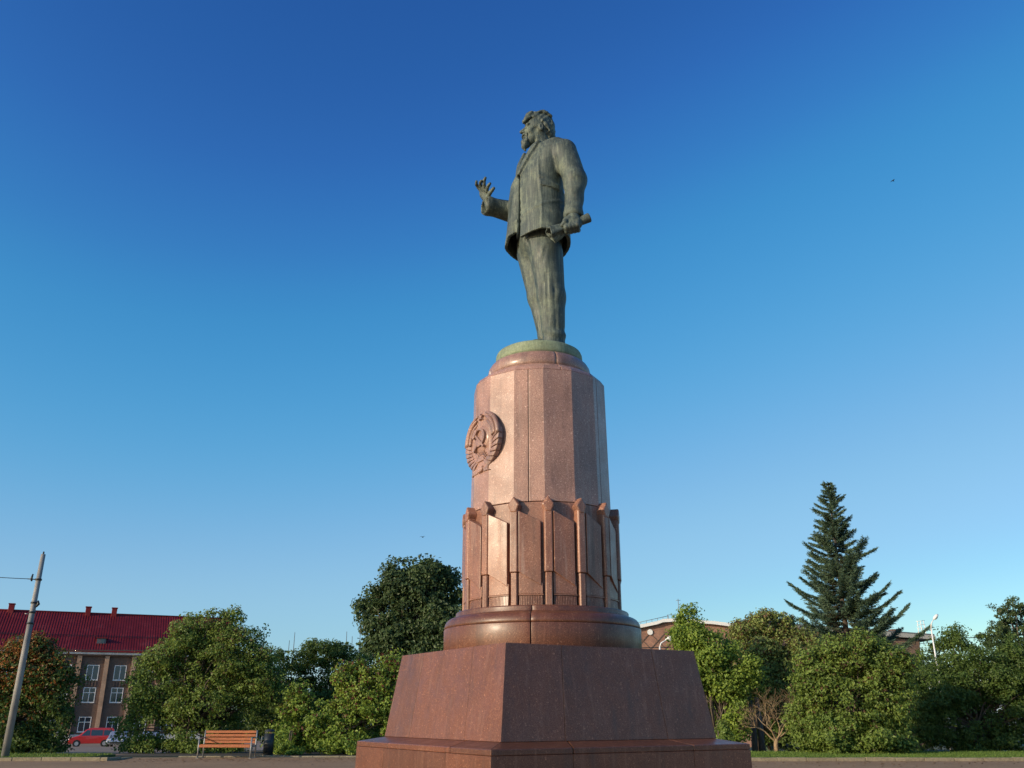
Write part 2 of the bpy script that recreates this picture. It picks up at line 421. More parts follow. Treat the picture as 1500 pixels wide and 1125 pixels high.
# shoulder between shaft and cap ring: polygon below, circle above
for k in range(4):
    t0 = 19+90*k
    ts = [t0+0.3+(89.4)*i/30 for i in range(31)]; n = 31; vs = []
    prof = [('c', 0.55, zc(5.09)), ('p', 1.100, zc(5.089)), ('p', 1.055, zc(5.16)), ('c', 0.93, zc(5.215)), ('c', 0.905, zc(5.25)), ('c', 0.55, zc(5.25))]
    for (ty, R, z) in prof:
        for t in ts:
            r = poly_r(R, t) if ty == 'p' else R
            vs.append((r*math.cos(A(t)), r*math.sin(A(t)), z))
    fs = []
    q_ = len(prof)
    for q in range(q_):
        q2 = (q+1) % q_
        for i in range(n-1): fs.append((q*n+i, q*n+i+1, q2*n+i+1, q2*n+i))
    fs += [tuple(q*n for q in range(q_)), tuple(q*n+n-1 for q in range(q_-1, -1, -1))]
    MB().add(vs, fs).build('shoulder_stone', M['granite_top'], ped, bevel=0.006)
ring = [(0.5, zc(5.254)), (0.845, zc(5.254)), (0.865, zc(5.30)), (0.868, zc(5.36)), (0.855, zc(5.42)), (0.825, zc(5.475)), (0.785, zc(5.515)), (0.752, zc(5.53)), (0.5, zc(5.53))]
for k in range(4):
    t0 = 19+90*k
    MB().sector(ring, arc(t0+0.3, t0+89.7)).build('cap_ring_stone', M['granite_top'], ped, bevel=0.005)
MB().sector([(0.02, zc(5.0)), (0.82, zc(5.0)), (0.82, zc(5.3)), (0.70, zc(5.45)), (0.02, zc(5.45))], arc(0, 360, 6)).build('core', M['joint'], ped)

# stone banners: fifteen poles with spear tips, hanging cloth and fringe
def polar(r, t, z): return Vector((r*math.cos(A(t)), r*math.sin(A(t)), z))
def slab_arc(name, t0, t1, rf, zt, zb, thick, m, n=8, bevel=0.006):
    """curved slab: rf(s) outer radius, zt(s), zb(s) top and bottom height"""
    vs = []
    for i in range(n+1):
        s = i/n; t = t0+(t1-t0)*s; r = rf(s)
        vs += [polar(r-thick, t, zb(s)), polar(r, t, zb(s)), polar(r, t, zt(s)), polar(r-thick, t, zt(s))]
    fs = []
    for i in range(n):
        for k in range(4):
            k2 = (k+1) % 4; fs.append((4*i+k, 4*i+k2, 4*i+4+k2, 4*i+4+k))
    fs += [(0, 1, 2, 3), (4*n+3, 4*n+2, 4*n+1, 4*n)]
    return MB().add(vs, fs, False).build(name, m, ped, bevel=bevel, seg=2)
protos = []
for k in range(NF):
    t = E0 + 1.9 + ST*k
    if k == 0:
        Lm = lambda s, a, b: a+(b-a)*s
        made = []
        # pole: faceted half-round
        def pole_mb(w_, r0, r1, z0, z1):
            pts = [(-w_, r0), (-w_, r1-0.02), (-w_*0.75, r1), (w_*0.75, r1), (w_, r1-0.02), (w_, r0)]
            c, s_ = math.cos(A(t)), math.sin(A(t))
            fn = lambda z: (lambda p: Vector((p[1]*c - p[0]*s_, p[1]*s_ + p[0]*c, z)))
            return MB().prism(pts, fn(z0), fn(z1))
        made.append(pole_mb(0.052, 1.09, 1.232, zc(1.445), zc(1.905)).build('lower_pole', M['granite_mid'], ped, bevel=0.006, seg=2))
        made.append(pole_mb(0.066, 1.09, 1.246, zc(1.912), zc(2.83)).build('upper_pole', M['granite_mid'], ped, bevel=0.012, seg=3))
        # spear tip: diamond block
        c, s_ = math.cos(A(t)), math.sin(A(t))
        dia = [(-0.045, zc(2.78)), (0.045, zc(2.78)), (0.092, zc(2.895)), (0.0, zc(3.025)), (-0.092, zc(2.895))]
        f0 = lambda p: Vector((1.10*c - p[0]*s_, 1.10*s_ + p[0]*c, p[1]))
        f1 = lambda p: Vector((1.255*c - p[0]*s_, 1.255*s_ + p[0]*c, p[1]))
        mb = MB().prism(dia, f0, f1)
        made.append(mb.build('spear_tip', M['granite_mid'], ped, bevel=0.02, seg=2))
        made.append(slab_arc('upper_banner', t+3.6, t+ST-5.3, lambda s: 1.244-0.030*math.sin(min(1, s*1.6)*math.pi/2), lambda s: Lm(s, zc(2.80), zc(2.645)), lambda s: Lm(s, zc(1.915), zc(1.715)), 0.13, M['granite_mid'], 10, 0.008))
        made.append(slab_arc('lower_banner', t+3.1, t+ST-4.3, lambda s: 1.203-0.008*math.sin(s*math.pi), lambda s: Lm(s, zc(1.93), zc(1.75)), lambda s: zc(1.605), 0.10, M['granite_mid'], 8))
        made.append(slab_arc('banner_cord', t+3.1, t+ST-4.0, lambda s: 1.215-0.006*math.sin(s*math.pi), lambda s: zc(1.602), lambda s: zc(1.585), 0.10, M['granite_mid'], 6, 0.004))
        fr = MB(); nb = 14
        for i in range(nb):
            ta = t+3.4 + (ST-7.9)*(i+0.12)/nb; tb = t+3.4 + (ST-7.9)*(i+0.80)/nb
            fr.hexa([polar(1.10, ta, zc(1.446)), polar(1.206, ta, zc(1.446)), polar(1.206, tb, zc(1.446)), polar(1.10, tb, zc(1.446)),
                     polar(1.10, ta, zc(1.582)), polar(1.196, ta, zc(1.582)), polar(1.196, tb, zc(1.582)), polar(1.10, tb, zc(1.582))])
        made.append(fr.build('fringe', M['granite_mid'], ped))
        protos = made
    else:
        for o in protos:
            c = o.copy(); COL.objects.link(c); c.parent = ped
            c.rotation_euler = (0, 0, math.radians(ST*k))

# relief emblem on the front face (normal 58 degrees to the left)
ET = -57.5
emc = polar(1.05, ET, zc(4.05))
em_n = Vector((math.cos(A(ET)), math.sin(A(ET)), 0)); em_u = Vector((-em_n.y, em_n.x, 0))     # u = to the right for a viewer in front
EM = Matrix(((em_u.x, 0, em_n.x*.8, emc.x), (em_u.y, 0, em_n.y*.8, emc.y), (0, .80, 0, emc.z), (0, 0, 0, 1)))   # local x=u, y=up, z=out
emb = MB()
def e_prism(name, pts, z0, z1, bevel=0.008, parent=None, taper=1.0):
    n = len(pts); cx = sum(p[0] for p in pts)/n; cy = sum(p[1] for p in pts)/n
    f0 = lambda p: Vector((p[0], p[1], z0)); f1 = lambda p: Vector((cx+(p[0]-cx)*taper, cy+(p[1]-cy)*taper, z1))
    return MB().prism(pts, f0, f1, EM).build(name, M['granite_top'], parent or ped, bevel=bevel, seg=2)
RX, RY = 0.525, 0.60
ell = lambda a, k=1.0: (RX*k*math.sin(a), RY*k*math.cos(a))      # a=0 top, clockwise
disc = e_prism('emblem', [ell(2*math.pi*i/48, 0.92) for i in range(48)], -0.12, 0.045)
# globe
gl = MB(); gn = 28
for j in range(5):
    rr = 0.255*math.cos(j/4.6*math.pi/2); zz = 0.045+0.06*math.sin(j/4.6*math.pi/2)
    for i in range(gn):
        a = 2*math.pi*i/gn; gl.v.append(tuple(EM @ Vector((rr*math.cos(a)*0.92, 0.03+rr*math.sin(a)*1.15, zz))))
for j in range(4):
    for i in range(gn): gl.f.append((j*gn+i, j*gn+(i+1) % gn, (j+1)*gn+(i+1) % gn, (j+1)*gn+i)); gl.sm.append(True)
gl.f.append(tuple(4*gn+i for i in range(gn))); gl.sm.append(True)
gl.build('globe', M['granite_top'], disc)
# wheat ears: curved strips of grains, each side three strands
for sd in (-1, 1):
    for st_, kr in enumerate((0.97, 0.84, 0.71)):
        mb = MB()
        pts = [EM @ Vector((sd*ell(a, kr)[0], ell(a, kr)[1], 0.055+0.02*(st_ == 1))) for a in [math.radians(14+st_*5) + (math.radians(88)-math.radians(14+st_*5))*i/12 for i in range(13)]]
        mb.tube(pts, [0.014+0.022*math.sin(min(1, i/5)*math.pi/2) for i in range(13)], 8)
        mb.build('wheat_ear', M['granite_top'], disc)
    # ribbon wraps
    for i in range(7):
        a0 = math.radians(84 + i*11.2); a1 = a0 + math.radians(10.0); sl = math.radians(7)
        kk = [(a0-sl, 1.02), (a1-sl, 1.02), (a1+sl, 0.66), (a0+sl, 0.66)]
        mb = MB(); n = 6; vs = []
        for q in range(n+1):
            s = q/n; k_ = 1.03 + (0.66-1.03)*s; hz = 0.04 + 0.045*math.sin(math.pi*(0.12+0.80*s))
            aa, ab = a0 + sl*(2*s-1), a1 + sl*(2*s-1)
            for a_, h_ in ((aa, -0.03), (aa, hz), (ab, hz+0.012), (ab, -0.03)):
                e = ell(a_, k_); vs.append(EM @ Vector((sd*e[0], e[1], h_)))
        fs = []
        for q in range(n):
            for k in range(4):
                k2 = (k+1) % 4; fs.append((4*q+k, 4*q+k2, 4*q+4+k2, 4*q+4+k))
        fs += [(0, 1, 2, 3), (4*n+3, 4*n+2, 4*n+1, 4*n)]
        mb.add(vs, fs).build('ribbon_wrap', M['granite_top'], disc, bevel=0.006)
# knot and hanging ends
e_prism('ribbon_knot', [(-0.09, -0.50), (0.09, -0.50), (0.115, -0.60), (0.06, -0.655), (-0.06, -0.655), (-0.115, -0.60)], -0.03, 0.115, 0.015, disc, 0.8)
e_prism('ribbon_end', [(-0.08, -0.56), (-0.27, -0.53), (-0.23, -0.61), (-0.30, -0.66), (-0.08, -0.645)], -0.03, 0.085, 0.01, disc, 0.9)
e_prism('ribbon_end', [(0.08, -0.56), (0.27, -0.53), (0.23, -0.61), (0.30, -0.66), (0.08, -0.645)], -0.03, 0.085, 0.01, disc, 0.9)
# star on top
e_prism('star', [((0.088 if i % 2 == 0 else 0.036)*math.sin(i*math.pi/5), 0.50+(0.088 if i % 2 == 0 else 0.036)*math.cos(i*math.pi/5)) for i in range(10)], 0.02, 0.105, 0.004, disc, 0.8)
# sickle: crescent blade with handle; hammer crossed over it
out = []; inn = []
for i in range(17):
    a = math.radians(125 - 235*i/16); s = i/16
    out.append((0.0+0.185*math.cos(a), 0.065+0.185*math.sin(a))); wd = 0.008+0.042*math.sin(s*math.pi)**0.8
    inn.append((0.0+(0.185-wd)*math.cos(a), 0.065+(0.185-wd)*math.sin(a)))
sk = MB(); n = 17; vs = [EM @ Vector((*p, 0.07)) for p in out+inn] + [EM @ Vector((*p, 0.135)) for p in out+inn]
fs = []
for i in range(n-1):
    fs += [(i, i+1, n+i+1, n+i), (2*n+i, 3*n+i, 3*n+i+1, 2*n+i+1), (i, 2*n+i, 2*n+i+1, i+1), (n+i, n+i+1, 3*n+i+1, 3*n+i)]
fs += [(0, n, 3*n, 2*n), (n-1, 3*n-1, 4*n-1, 2*n-1)]
sk.add(vs, fs).build('sickle_blade', M['granite_top'], disc, bevel=0.004)
e_prism('sickle_handle', [(-0.055, -0.10), (-0.085, -0.07), (-0.185, -0.175), (-0.155, -0.205)], 0.06, 0.14, 0.006, disc)
e_prism('hammer_shaft', [(-0.105, 0.165), (-0.135, 0.135), (0.135, -0.165), (0.165, -0.135)], 0.07, 0.138, 0.004, disc)
e_prism('hammer_head', [(-0.215, 0.125), (-0.155, 0.075), (-0.035, 0.215), (-0.085, 0.262), (-0.135, 0.245)], 0.07, 0.150, 0.006, disc)
# sun with rays low in the emblem
for i in range(9):
    a = math.radians(-64 + 16*i); x0, y0, x1, y1 = 0.13*math.sin(a), -0.41+0.13*math.cos(a), 0.215*math.sin(a), -0.41+0.215*math.cos(a)
    nx, ny = math.cos(a)*0.011, -math.sin(a)*0.011
    e_prism('sun_ray', [(x0-nx, y0-ny), (x0+nx, y0+ny), (x1+nx*0.3, y1+ny*0.3), (x1-nx*0.3, y1-ny*0.3)], 0.03, 0.075, 0, disc)
e_prism('sun_disc', [(0.11*math.sin(math.radians(-90+15*i)), -0.41+0.11*math.cos(math.radians(-90+15*i))) for i in range(13)], 0.03, 0.085, 0.006, disc)

# ================================================================== STATUE (signed-distance modelling)
ZF = zc(5.75)
stat = empty('bronze_statue', (AX, AY, ZF), 0, 'green bronze statue of a bearded man raising one hand and holding a paper roll', 'statue')
FV = np.array([math.sin(math.radians(-58)), -math.cos(math.radians(58)), 0]); FV /= np.linalg.norm(FV)
LV = np.array([-FV[1], FV[0], 0])                   # to his left
LV = LV if LV[1] < 0 else -LV
def S(px, py, y=0.0):
    q = P(px, py, AY + y); return np.array([q.x-AX, y, q.z-ZF])
def B(f, l, z): return FV*f + LV*l + np.array([0, 0, z])
class Field:
    def __init__(s, lo, hi, h):
        s.lo = np.array(lo, float); s.h = h
        s.n = np.ceil((np.array(hi)-s.lo)/h).astype(int)+1
        s.v = np.full(s.n, 1.0, np.float32)
    def sub(s, lo, hi):
        a = np.clip(np.floor((np.array(lo)-s.lo)/s.h).astype(int), 0, s.n-1); b = np.clip(np.ceil((np.array(hi)-s.lo)/s.h).astype(int)+1, 1, s.n)
        sl = tuple(slice(i, max(j, i+1)) for i, j in zip(a, b))
        ax = [s.lo[k] + s.h*np.arange(sl[k].start, sl[k].stop) for k in range(3)]
        return sl, np.meshgrid(*ax, indexing='ij')
    def put(s, fn, lo, hi, k=0.04, op='u'):
        pad = k + 0.08
        sl, (X, Y, Z) = s.sub(np.array(lo)-pad, np.array(hi)+pad)
        d = fn(X, Y, Z).astype(np.float32); v = s.v[sl]
        if op == 'u':
            h = np.clip(0.5+0.5*(v-d)/k, 0, 1); s.v[sl] = v*(1-h)+d*h - k*h*(1-h)
        elif op == 's':
            h = np.clip(0.5-0.5*(v+d)/k, 0, 1); s.v[sl] = v*(1-h) - d*h + k*h*(1-h)
        elif op == 'i':
            s.v[sl] = np.maximum(v, d)
    def cone(s, a, b, r1, r2, k=0.04, op='u'):
        a = np.array(a, float); b = np.array(b, float); ab = b-a; L2 = ab.dot(ab)+1e-9; R = max(r1, r2)
        def fn(X, Y, Z):
            t = np.clip(((X-a[0])*ab[0]+(Y-a[1])*ab[1]+(Z-a[2])*ab[2])/L2, 0, 1)
            return np.sqrt((X-a[0]-ab[0]*t)**2+(Y-a[1]-ab[1]*t)**2+(Z-a[2]-ab[2]*t)**2) - (r1+(r2-r1)*t)
        s.put(fn, np.minimum(a, b)-R, np.maximum(a, b)+R, k, op)
    def ell(s, c, r, u=None, v=None, w_=None, k=0.04, op='u'):
        c = np.array(c, float); r = np.array(r, float)
        u = np.array(u if u is not None else (1, 0, 0), float); v = np.array(v if v is not None else (0, 1, 0), float)
        u /= np.linalg.norm(u); v = v - u*u.dot(v); v /= np.linalg.norm(v); w2 = np.cross(u, v); R = r.max()
        def fn(X, Y, Z):
            dx, dy, dz = X-c[0], Y-c[1], Z-c[2]
            a = (dx*u[0]+dy*u[1]+dz*u[2])/r[0]; b = (dx*v[0]+dy*v[1]+dz*v[2])/r[1]; e = (dx*w2[0]+dy*w2[1]+dz*w2[2])/r[2]
            q = np.sqrt(a*a+b*b+e*e)+1e-6
            g = np.sqrt((a/r[0])**2+(b/r[1])**2+(e/r[2])**2)+1e-6
            return q*(q-1)/g
        s.put(fn, c-R, c+R, k, op)
    def chain(s, pts, rs, k=0.04, op='u'):
        for i in range(len(pts)-1): s.cone(pts[i], pts[i+1], rs[i], rs[i+1], k, op)
    def mesh(s):
        v = s.v; ins = v < 0
        nx, ny, nz = v.shape
        c = np.zeros((nx-1, ny-1, nz-1), np.int8)
        for i in (0, 1):
            for j in (0, 1):
                for k in (0, 1): c += ins[i:nx-1+i, j:ny-1+j, k:nz-1+k]
        act = (c > 0) & (c < 8); idx = np.full(act.shape, -1, np.int64); cells = np.argwhere(act); idx[act] = np.arange(len(cells))
        acc = np.zeros((len(cells), 3)); cnt = np.zeros(len(cells))
        co = [(i, j, k) for i in (0, 1) for j in (0, 1) for k in (0, 1)]
        for a in co:
            for ax in range(3):
                if a[ax]: continue
                b = list(a); b[ax] = 1
                ia = cells+np.array(a); ib = cells+np.array(b)
                va = v[ia[:, 0], ia[:, 1], ia[:, 2]]; vb = v[ib[:, 0], ib[:, 1], ib[:, 2]]
                mk = (va < 0) != (vb < 0); t = np.where(mk, va/(va-vb+1e-20), 0)
                p = np.array(a)[None].repeat(len(cells), 0).astype(float); p[:, ax] += t
                acc[mk] += p[mk]; cnt[mk] += 1
        V = s.lo + s.h*(cells + acc/cnt[:, None])
        Q = []
        for ax in range(3):
            u_, w_ = [(1, 2), (2, 0), (0, 1)][ax]
            sl0 = [slice(1, -1)]*3; sl0[ax] = slice(0, -1); sl1 = [slice(1, -1)]*3; sl1[ax] = slice(1, None)
            A0 = ins[tuple(sl0)]; A1 = ins[tuple(sl1)]
            for sgn in (0, 1):
                e = np.argwhere((A0 & ~A1) if sgn == 0 else (~A0 & A1))
                if not len(e): continue
                base = e.copy(); 
                for d in range(3):
                    if d != ax: base[:, d] += 1
                du = np.zeros(3, int); du[u_] = 1; dw = np.zeros(3, int); dw[w_] = 1
                q = [base-du-dw, base-dw, base, base-du]
                q = [idx[p[:, 0], p[:, 1], p[:, 2]] for p in q]
                q = np.stack(q if sgn == 0 else q[::-1], 1); Q.append(q)
        Q = np.concatenate(Q); Q = Q[(Q >= 0).all(1)]
        return V, Q

def fold(X, Y, Z, amp, seed=0, fx=5.0, fz=1.0):
    r = np.random.RandomState(seed); out = 0
    for i in range(5):
        a = r.uniform(0, 6.28); kx = fx*(0.6+0.45*i)
        out = out + np.sin(kx*(X*math.cos(a)+Y*math.sin(a)) + fz*(1+0.5*i)*Z*r.choice([-1, 1]) + r.uniform(0, 6.28) + 1.2*np.sin(1.7*Z+i))/(1+0.5*i)
    return amp*out/2.2

# ---- jacket
Jz = np.array([1.6, 2.0, 2.4, 2.8, 3.1, 3.45, 3.8, 4.05, 4.25, 4.38, 4.5])
JT = np.array([.49, .49, .47, .44, .42, .38, .30, .24, .17, .10, .06])
JW = np.array([.70, .68, .655, .61, .60, .65, .70, .70, .52, .26, .10])
Jx = np.array([-.01, .00, .01, .00, -.01, -.01, .02, .05, .08, .10, .12])   # centre line offset, image x
def torso(X, Y, Z, grow=0.0, flare=True):
    T = np.interp(Z, Jz, JT)+grow; W = np.interp(Z, Jz, JW)+grow; c = np.interp(Z, Jz, Jx)
    f = (X-c)*FV[0]+Y*FV[1]; l = (X-c)*LV[0]+Y*LV[1]
    if flare:
        T = T + np.where(l < 0.02, 0.13*np.clip((3.6-Z)/1.6, 0, 1)*np.clip(-l/0.12+0.3, 0, 1)*np.clip(1+l/0.9, 0.2, 1), 0)*(f > 0)
    W = np.where(l < 0, np.minimum(W, np.interp(Z, [3.0, 3.45, 3.8, 4.05, 4.25], [.62, .58, .44, .33, .25])+grow), W)
    q = ((np.abs(f)/T)**2.3 + (np.abs(l)/W)**2.3 + 1e-9)**(1/2.3)
    return np.maximum((q-1)*np.minimum(T, W), Z-4.02), f, l
jac = Field((-1.35, -1.15, 1.55), (1.2, 1.05, 4.75), 0.0155)
def jfn(X, Y, Z):
    d, f, l = torso(X, Y, Z)
    d = d + fold(X, Y, Z, 0.012, 3, 6.0, 1.3)*np.clip((4.3-Z)*2, 0, 1)
    # lapels
    lw = np.interp(Z, [3.38, 3.5, 3.9, 4.06, 4.12, 4.35], [0.0, .09, .27, .37, .29, .35]); al = np.abs(l-0.02)
    inside = np.clip((lw-al)/0.022, 0, 1)*(f > 0)*(Z > 3.38)
    d = d - 0.060*inside
    vw = np.interp(Z, [3.62, 4.35], [0.0, 0.20]); d = d + 0.06*np.clip((vw-al)/0.02, 0, 1)*(f > 0)*(Z > 3.6)
    # vertical dart seam and pocket flap on his left side
    x2 = -0.848*f+0.53*l
    d = d - 0.010*np.exp(-((x2-0.035-0.02*np.sin(Z*3))/0.020)**2)*(l > 0)*(Z < 4.0)
    pk = (x2 > 0.05)*(x2 < 0.40)*(l > 0); zp = 3.02-0.16*(x2-0.05)
    d = d - 0.020*pk*np.clip((Z-zp)/0.012, 0, 1)*np.clip((zp+0.15-Z)/0.05, 0, 1)
    # pull folds over the hip
    d = d - 0.014*np.exp(-((Z-2.62-0.35*x2)/0.035)**2)*(l > 0) - 0.010*np.exp(-((Z-3.25+0.5*x2)/0.05)**2)*(l > 0)*(x2 > 0)
    # front opening slot
    sl_ = np.abs(l-0.035-0.05*np.clip((3.4-Z), 0, 1.2)) - 0.018 - 0.035*np.clip((3.1-Z), 0, 1.2)
    slot = np.maximum(np.maximum(sl_, 0.20-f), Z-3.45)
    d = np.maximum(d, -slot)
    # hem
    ph = np.degrees(np.arctan2(l-0.035, f))
    zh = np.interp(ph, [-180, -100, -60, -25, -0.5, 0.5, 25, 60, 100, 140, 180], [1.98, 2.05, 2.14, 2.10, 2.26, 2.08, 2.09, 2.13, 2.12, 2.02, 1.98])
    d = np.maximum(d, zh-Z)
    inner, _, _ = torso(X, Y, Z, -0.055)
    d = np.maximum(d, -np.maximum(inner, Z-2.65))
    return d
jac.put(jfn, (-1.2, -1.0, 1.6), (1.2, 1.0, 4.6), 0.001)
# his left sleeve (near the camera)
shL = S(826.5, 222.5, -0.52); elL = S(842.5, 264, -0.66); wrL = S(840, 311, -0.70)
jac.cone(B(0, .25, 3.80), shL + np.array([-.04, 0, -.06]), .13, .18, .05)
jac.cone(shL, elL, .230, .205, .05)
jac.cone(elL, wrL, .200, .145, .06)
cufL = S(840, 308, -0.70)
jac.cone(cufL, wrL + np.array([0, 0, -0.03]), .165, .178, .015)
# trapezius and back of collar
jac.cone(B(-.05, .05, 3.90), shL + np.array([-.1, .1, -.14]), .12, .14, .05)
jac.cone(B(-.05, -.05, 3.96), B(-.08, -.40, 3.92), .13, .15, .08)
# his right sleeve, raised forward
shR = B(-.08, -.42, 3.92); elR = S(766, 314, 0.60); wrR = S(718, 302.5, 0.32)
jac.cone(shR, elR, .20, .21, .06); jac.cone(elR, wrR, .235, .165, .05)
jac.cone(S(722, 303.5, 0.34), S(715.5, 302, 0.30), .175, .188, .012)
# sleeve folds
def slf(c, r, ax, amp):
    pass
def sleeve_disp():
    for (a, b, amp, ph) in ((shL, elL, .005, 0.), (elL, wrL, .008, 1.), (elR, wrR, .012, 2.)):
        ab = b-a; L2 = ab.dot(ab); lo = np.minimum(a, b)-.3; hi = np.maximum(a, b)+.3
        sl, (X, Y, Z) = jac.sub(lo, hi)
        t = ((X-a[0])*ab[0]+(Y-a[1])*ab[1]+(Z-a[2])*ab[2])/L2
        dist = np.sqrt((X-a[0]-ab[0]*t)**2+(Y-a[1]-ab[1]*t)**2+(Z-a[2]-ab[2]*t)**2)
        m_ = (t > -.05)*(t < 1.0)*np.clip((0.29-dist)/.05, 0, 1)*np.clip(t*6+.3, 0, 1)*np.clip((1.05-t)*8, 0, 1)
        L_ = math.sqrt(L2)
        jac.v[sl] = jac.v[sl] + (m_*amp*np.sin(t*L_*17 + ph + 5*(X-a[0]) + 2.5*np.sin(7*(Y-a[1])+ph) ) * (0.5+0.5*np.sin(3*Z*2+ph+4*X))).astype(np.float32)
sleeve_disp()
# hollow cuffs
jac.cone(wrL + np.array([0, 0, -.02]), wrL + np.array([0, 0, -.16]), .135, .15, .01, 's')
jac.cone(S(716.5, 302, .305), S(706, 299.5, .24), .145, .165, .01, 's')
# collar
def collar(X, Y, Z):
    c = S(797, 234, -0.02); fx = X-c[0]; fy = Y-c[1]; zz = Z-c[2]+0.28*(fx*FV[0]+fy*FV[1])
    r = np.sqrt(fx**2+fy**2); ring_ = np.abs(r-0.185)-0.030
    f = fx*FV[0]+fy*FV[1]
    return np.maximum(np.maximum(ring_, np.abs(zz)-0.075), f-0.12)
jac.put(collar, (-.4, -.5, 4.1), (.6, .5, 4.8), 0.03)
V, Q = jac.mesh(); mesh_np('jacket', V, Q, M['bronze'], stat)

# ---- trousers
tr = Field((-.62, -.62, -0.02), (.62, .62, 2.75), 0.0155)
hipN, knN, anN = S(800, 372, -.20), S(808, 436, -.20), S(811, 497, -.19)
hipF, knF, anF = S(781, 372, .20), S(792, 436, .16), S(803.5, 492, .12)
def legs(X, Y, Z):
    def seg(a, b, r1, r2):
        ab = b-a; t = np.clip(((X-a[0])*ab[0]+(Y-a[1])*ab[1]+(Z-a[2])*ab[2])/ab.dot(ab), 0, 1)
        return np.sqrt((X-a[0]-ab[0]*t)**2+(Y-a[1]-ab[1]*t)**2+(Z-a[2]-ab[2]*t)**2) - (r1+(r2-r1)*t)
    def sm(a, b, k):
        h = np.clip(0.5+0.5*(b-a)/k, 0, 1); return b*(1-h)+a*h-k*h*(1-h)
    nl = sm(seg(hipN, knN, .30, .24), seg(knN, anN, .24, .185), .08); nl = sm(nl, seg(anN, anN+np.array([.01, 0, -.18]), .185, .19), .03)
    fl = sm(seg(hipF, knF, .30, .220), seg(knF, anF, .220, .170), .08); fl = sm(fl, seg(anF, anF+np.array([0, 0, -.17]), .175, .18), .03)
    pel = seg(S(792, 352, -.05)+np.array([0, 0, .0]), S(792, 335, 0), .40, .42)
    d = sm(sm(nl, fl, .035), pel, .12)
    d = d + fold(X, Y, Z, 0.015, 11, 8.0, 1.1)*np.clip((2.3-Z), .35, 1)
    # pressed crease on each leg, facing forward
    for a, b, c, r in ((hipN, knN, anN, .22), (hipF, knF, anF, .21)):
        zz = np.clip(Z, anN[2]-.3, hipN[2]); cx_ = np.interp(Z, [c[2], b[2], a[2]], [c[0], b[0], a[0]]); cy_ = np.interp(Z, [c[2], b[2], a[2]], [c[1], b[1], a[1]])
        lf = (X-cx_)*LV[0]+(Y-cy_)*LV[1]; ff = (X-cx_)*FV[0]+(Y-cy_)*FV[1]
        d = d - 0.016*np.exp(-(lf/0.05)**2)*(ff > 0)*(Z < 2.2)
    # bunched cloth above the shoes and at the knees
    d = d + 0.016*np.sin(Z*26 + 5*X+3*np.sin(6*X))*np.exp(-((Z-.28)/.12)**2)
    return np.maximum(d, 0.085-Z)
tr.put(legs, (-.6, -.6, 0), (.6, .6, 2.7), .001)
for a, b, w_ in ((S(771, 350, -.3), S(781, 388, -.42), .020), (S(776, 400, -.20), S(790, 470, -.12), .016), (S(800, 400, -.46), S(803, 470, -.40), .014), (S(794.5, 415, -.42), S(795, 486, -.34), .026), (S(806, 372, -.55), S(813, 425, -.45), .018), (S(813, 428, -.46), S(815, 480, -.38), .012), (S(800, 360, -.52), S(790, 400, -.45), .015)):
    tr.cone(a, b, w_*.5, w_, .05, 's')
V, Q = tr.mesh(); mesh_np('trousers', V, Q, M['bronze'], stat)

# ---- shoes
sh = Field((-.75, -.75, -0.03), (.62, .62, .34), 0.016)
for an, l_ in ((anN, 0), (anF, 0)):
    base = np.array([an[0], an[1], 0]); d1 = FV
    sh.ell(base+d1*.13+np.array([0, 0, .075]), (.30, .12, .085), d1, LV, k=.03)
    sh.ell(base+d1*.32+np.array([0, 0, .06]), (.15, .125, .07), d1, LV, k=.03)
    sh.cone(base+np.array([0, 0, .08])-d1*.05, base+np.array([0, 0, .2]), .12, .11, .03)
V, Q = sh.mesh(); mesh_np('shoes', V, Q, M['bronze'], stat)

# ---- body: head with neck, hands, and the arms that carry them (one continuous mesh)
bod = Field((-1.42, -1.12, 1.75), (1.05, .95, 5.12), 0.0125)
HF = np.array([math.sin(math.radians(-76)), -math.cos(math.radians(76)), 0.03]); HF /= np.linalg.norm(HF)
HS = np.cross(HF, (0, 0, 1)); HS /= np.linalg.norm(HS)
if HS[1] > 0: HS = -HS                                            # towards the camera
HU = np.cross(HS, HF); HU = HU if HU[2] > 0 else -HU
HC = S(788, 194.0, -0.03); HK, HV = 1.06, 1.22                                           # head centre
def H(f, s, u): return HC + HF*f*HK + HS*s*HK + HU*u*HV
E_ = lambda c, r, k=.03, op='u': bod.ell(c, (r[0]*HK, r[1]*HK, r[2]*HV), HF, HS, k=k, op=op)
# note: ell axes are (HF, HS, cross) = forward, side, up
E_(H(-.025, 0, .06), (.262, .205, .235))
E_(H(.085, 0, -.05), (.168, .148, .185), .05)
E_(H(.13, 0, -.17), (.115, .105, .095), .05)                       # jaw, chin
for s_ in (-1, 1):
    E_(H(.165, .085*s_, -.055), (.065, .055, .06), .04)            # cheekbone
    E_(H(.215, .075*s_, .045), (.040, .070, .024), .02)            # brow ridge
    E_(H(.245, .078*s_, .002), (.045, .042, .028), .015, 's')      # socket
    E_(H(.205, .078*s_, .000), (.032, .034, .020), .008)           # eyeball
    E_(H(.215, .078*s_, .020), (.028, .042, .010), .008)           # lid
    E_(H(-.010, .195*s_, -.015), (.045, .030, .072), .012)         # ear
    E_(H(-.004, .225*s_, -.008), (.022, .022, .040), .010, 's')
    E_(H(.200, .05*s_, -.105), (.018, .04, .03), .02, 's')         # fold beside the mouth
    E_(H(.10, .165*s_, -.09), (.05, .03, .07), .03, 's')           # hollow cheek
bod.cone(H(.232, 0, .035), H(.305, 0, -.050), .022, .034, .02)     # nose
E_(H(.262, .026, -.058), (.030, .022, .018), .012); E_(H(.262, -.026, -.058), (.030, .022, .018), .012)
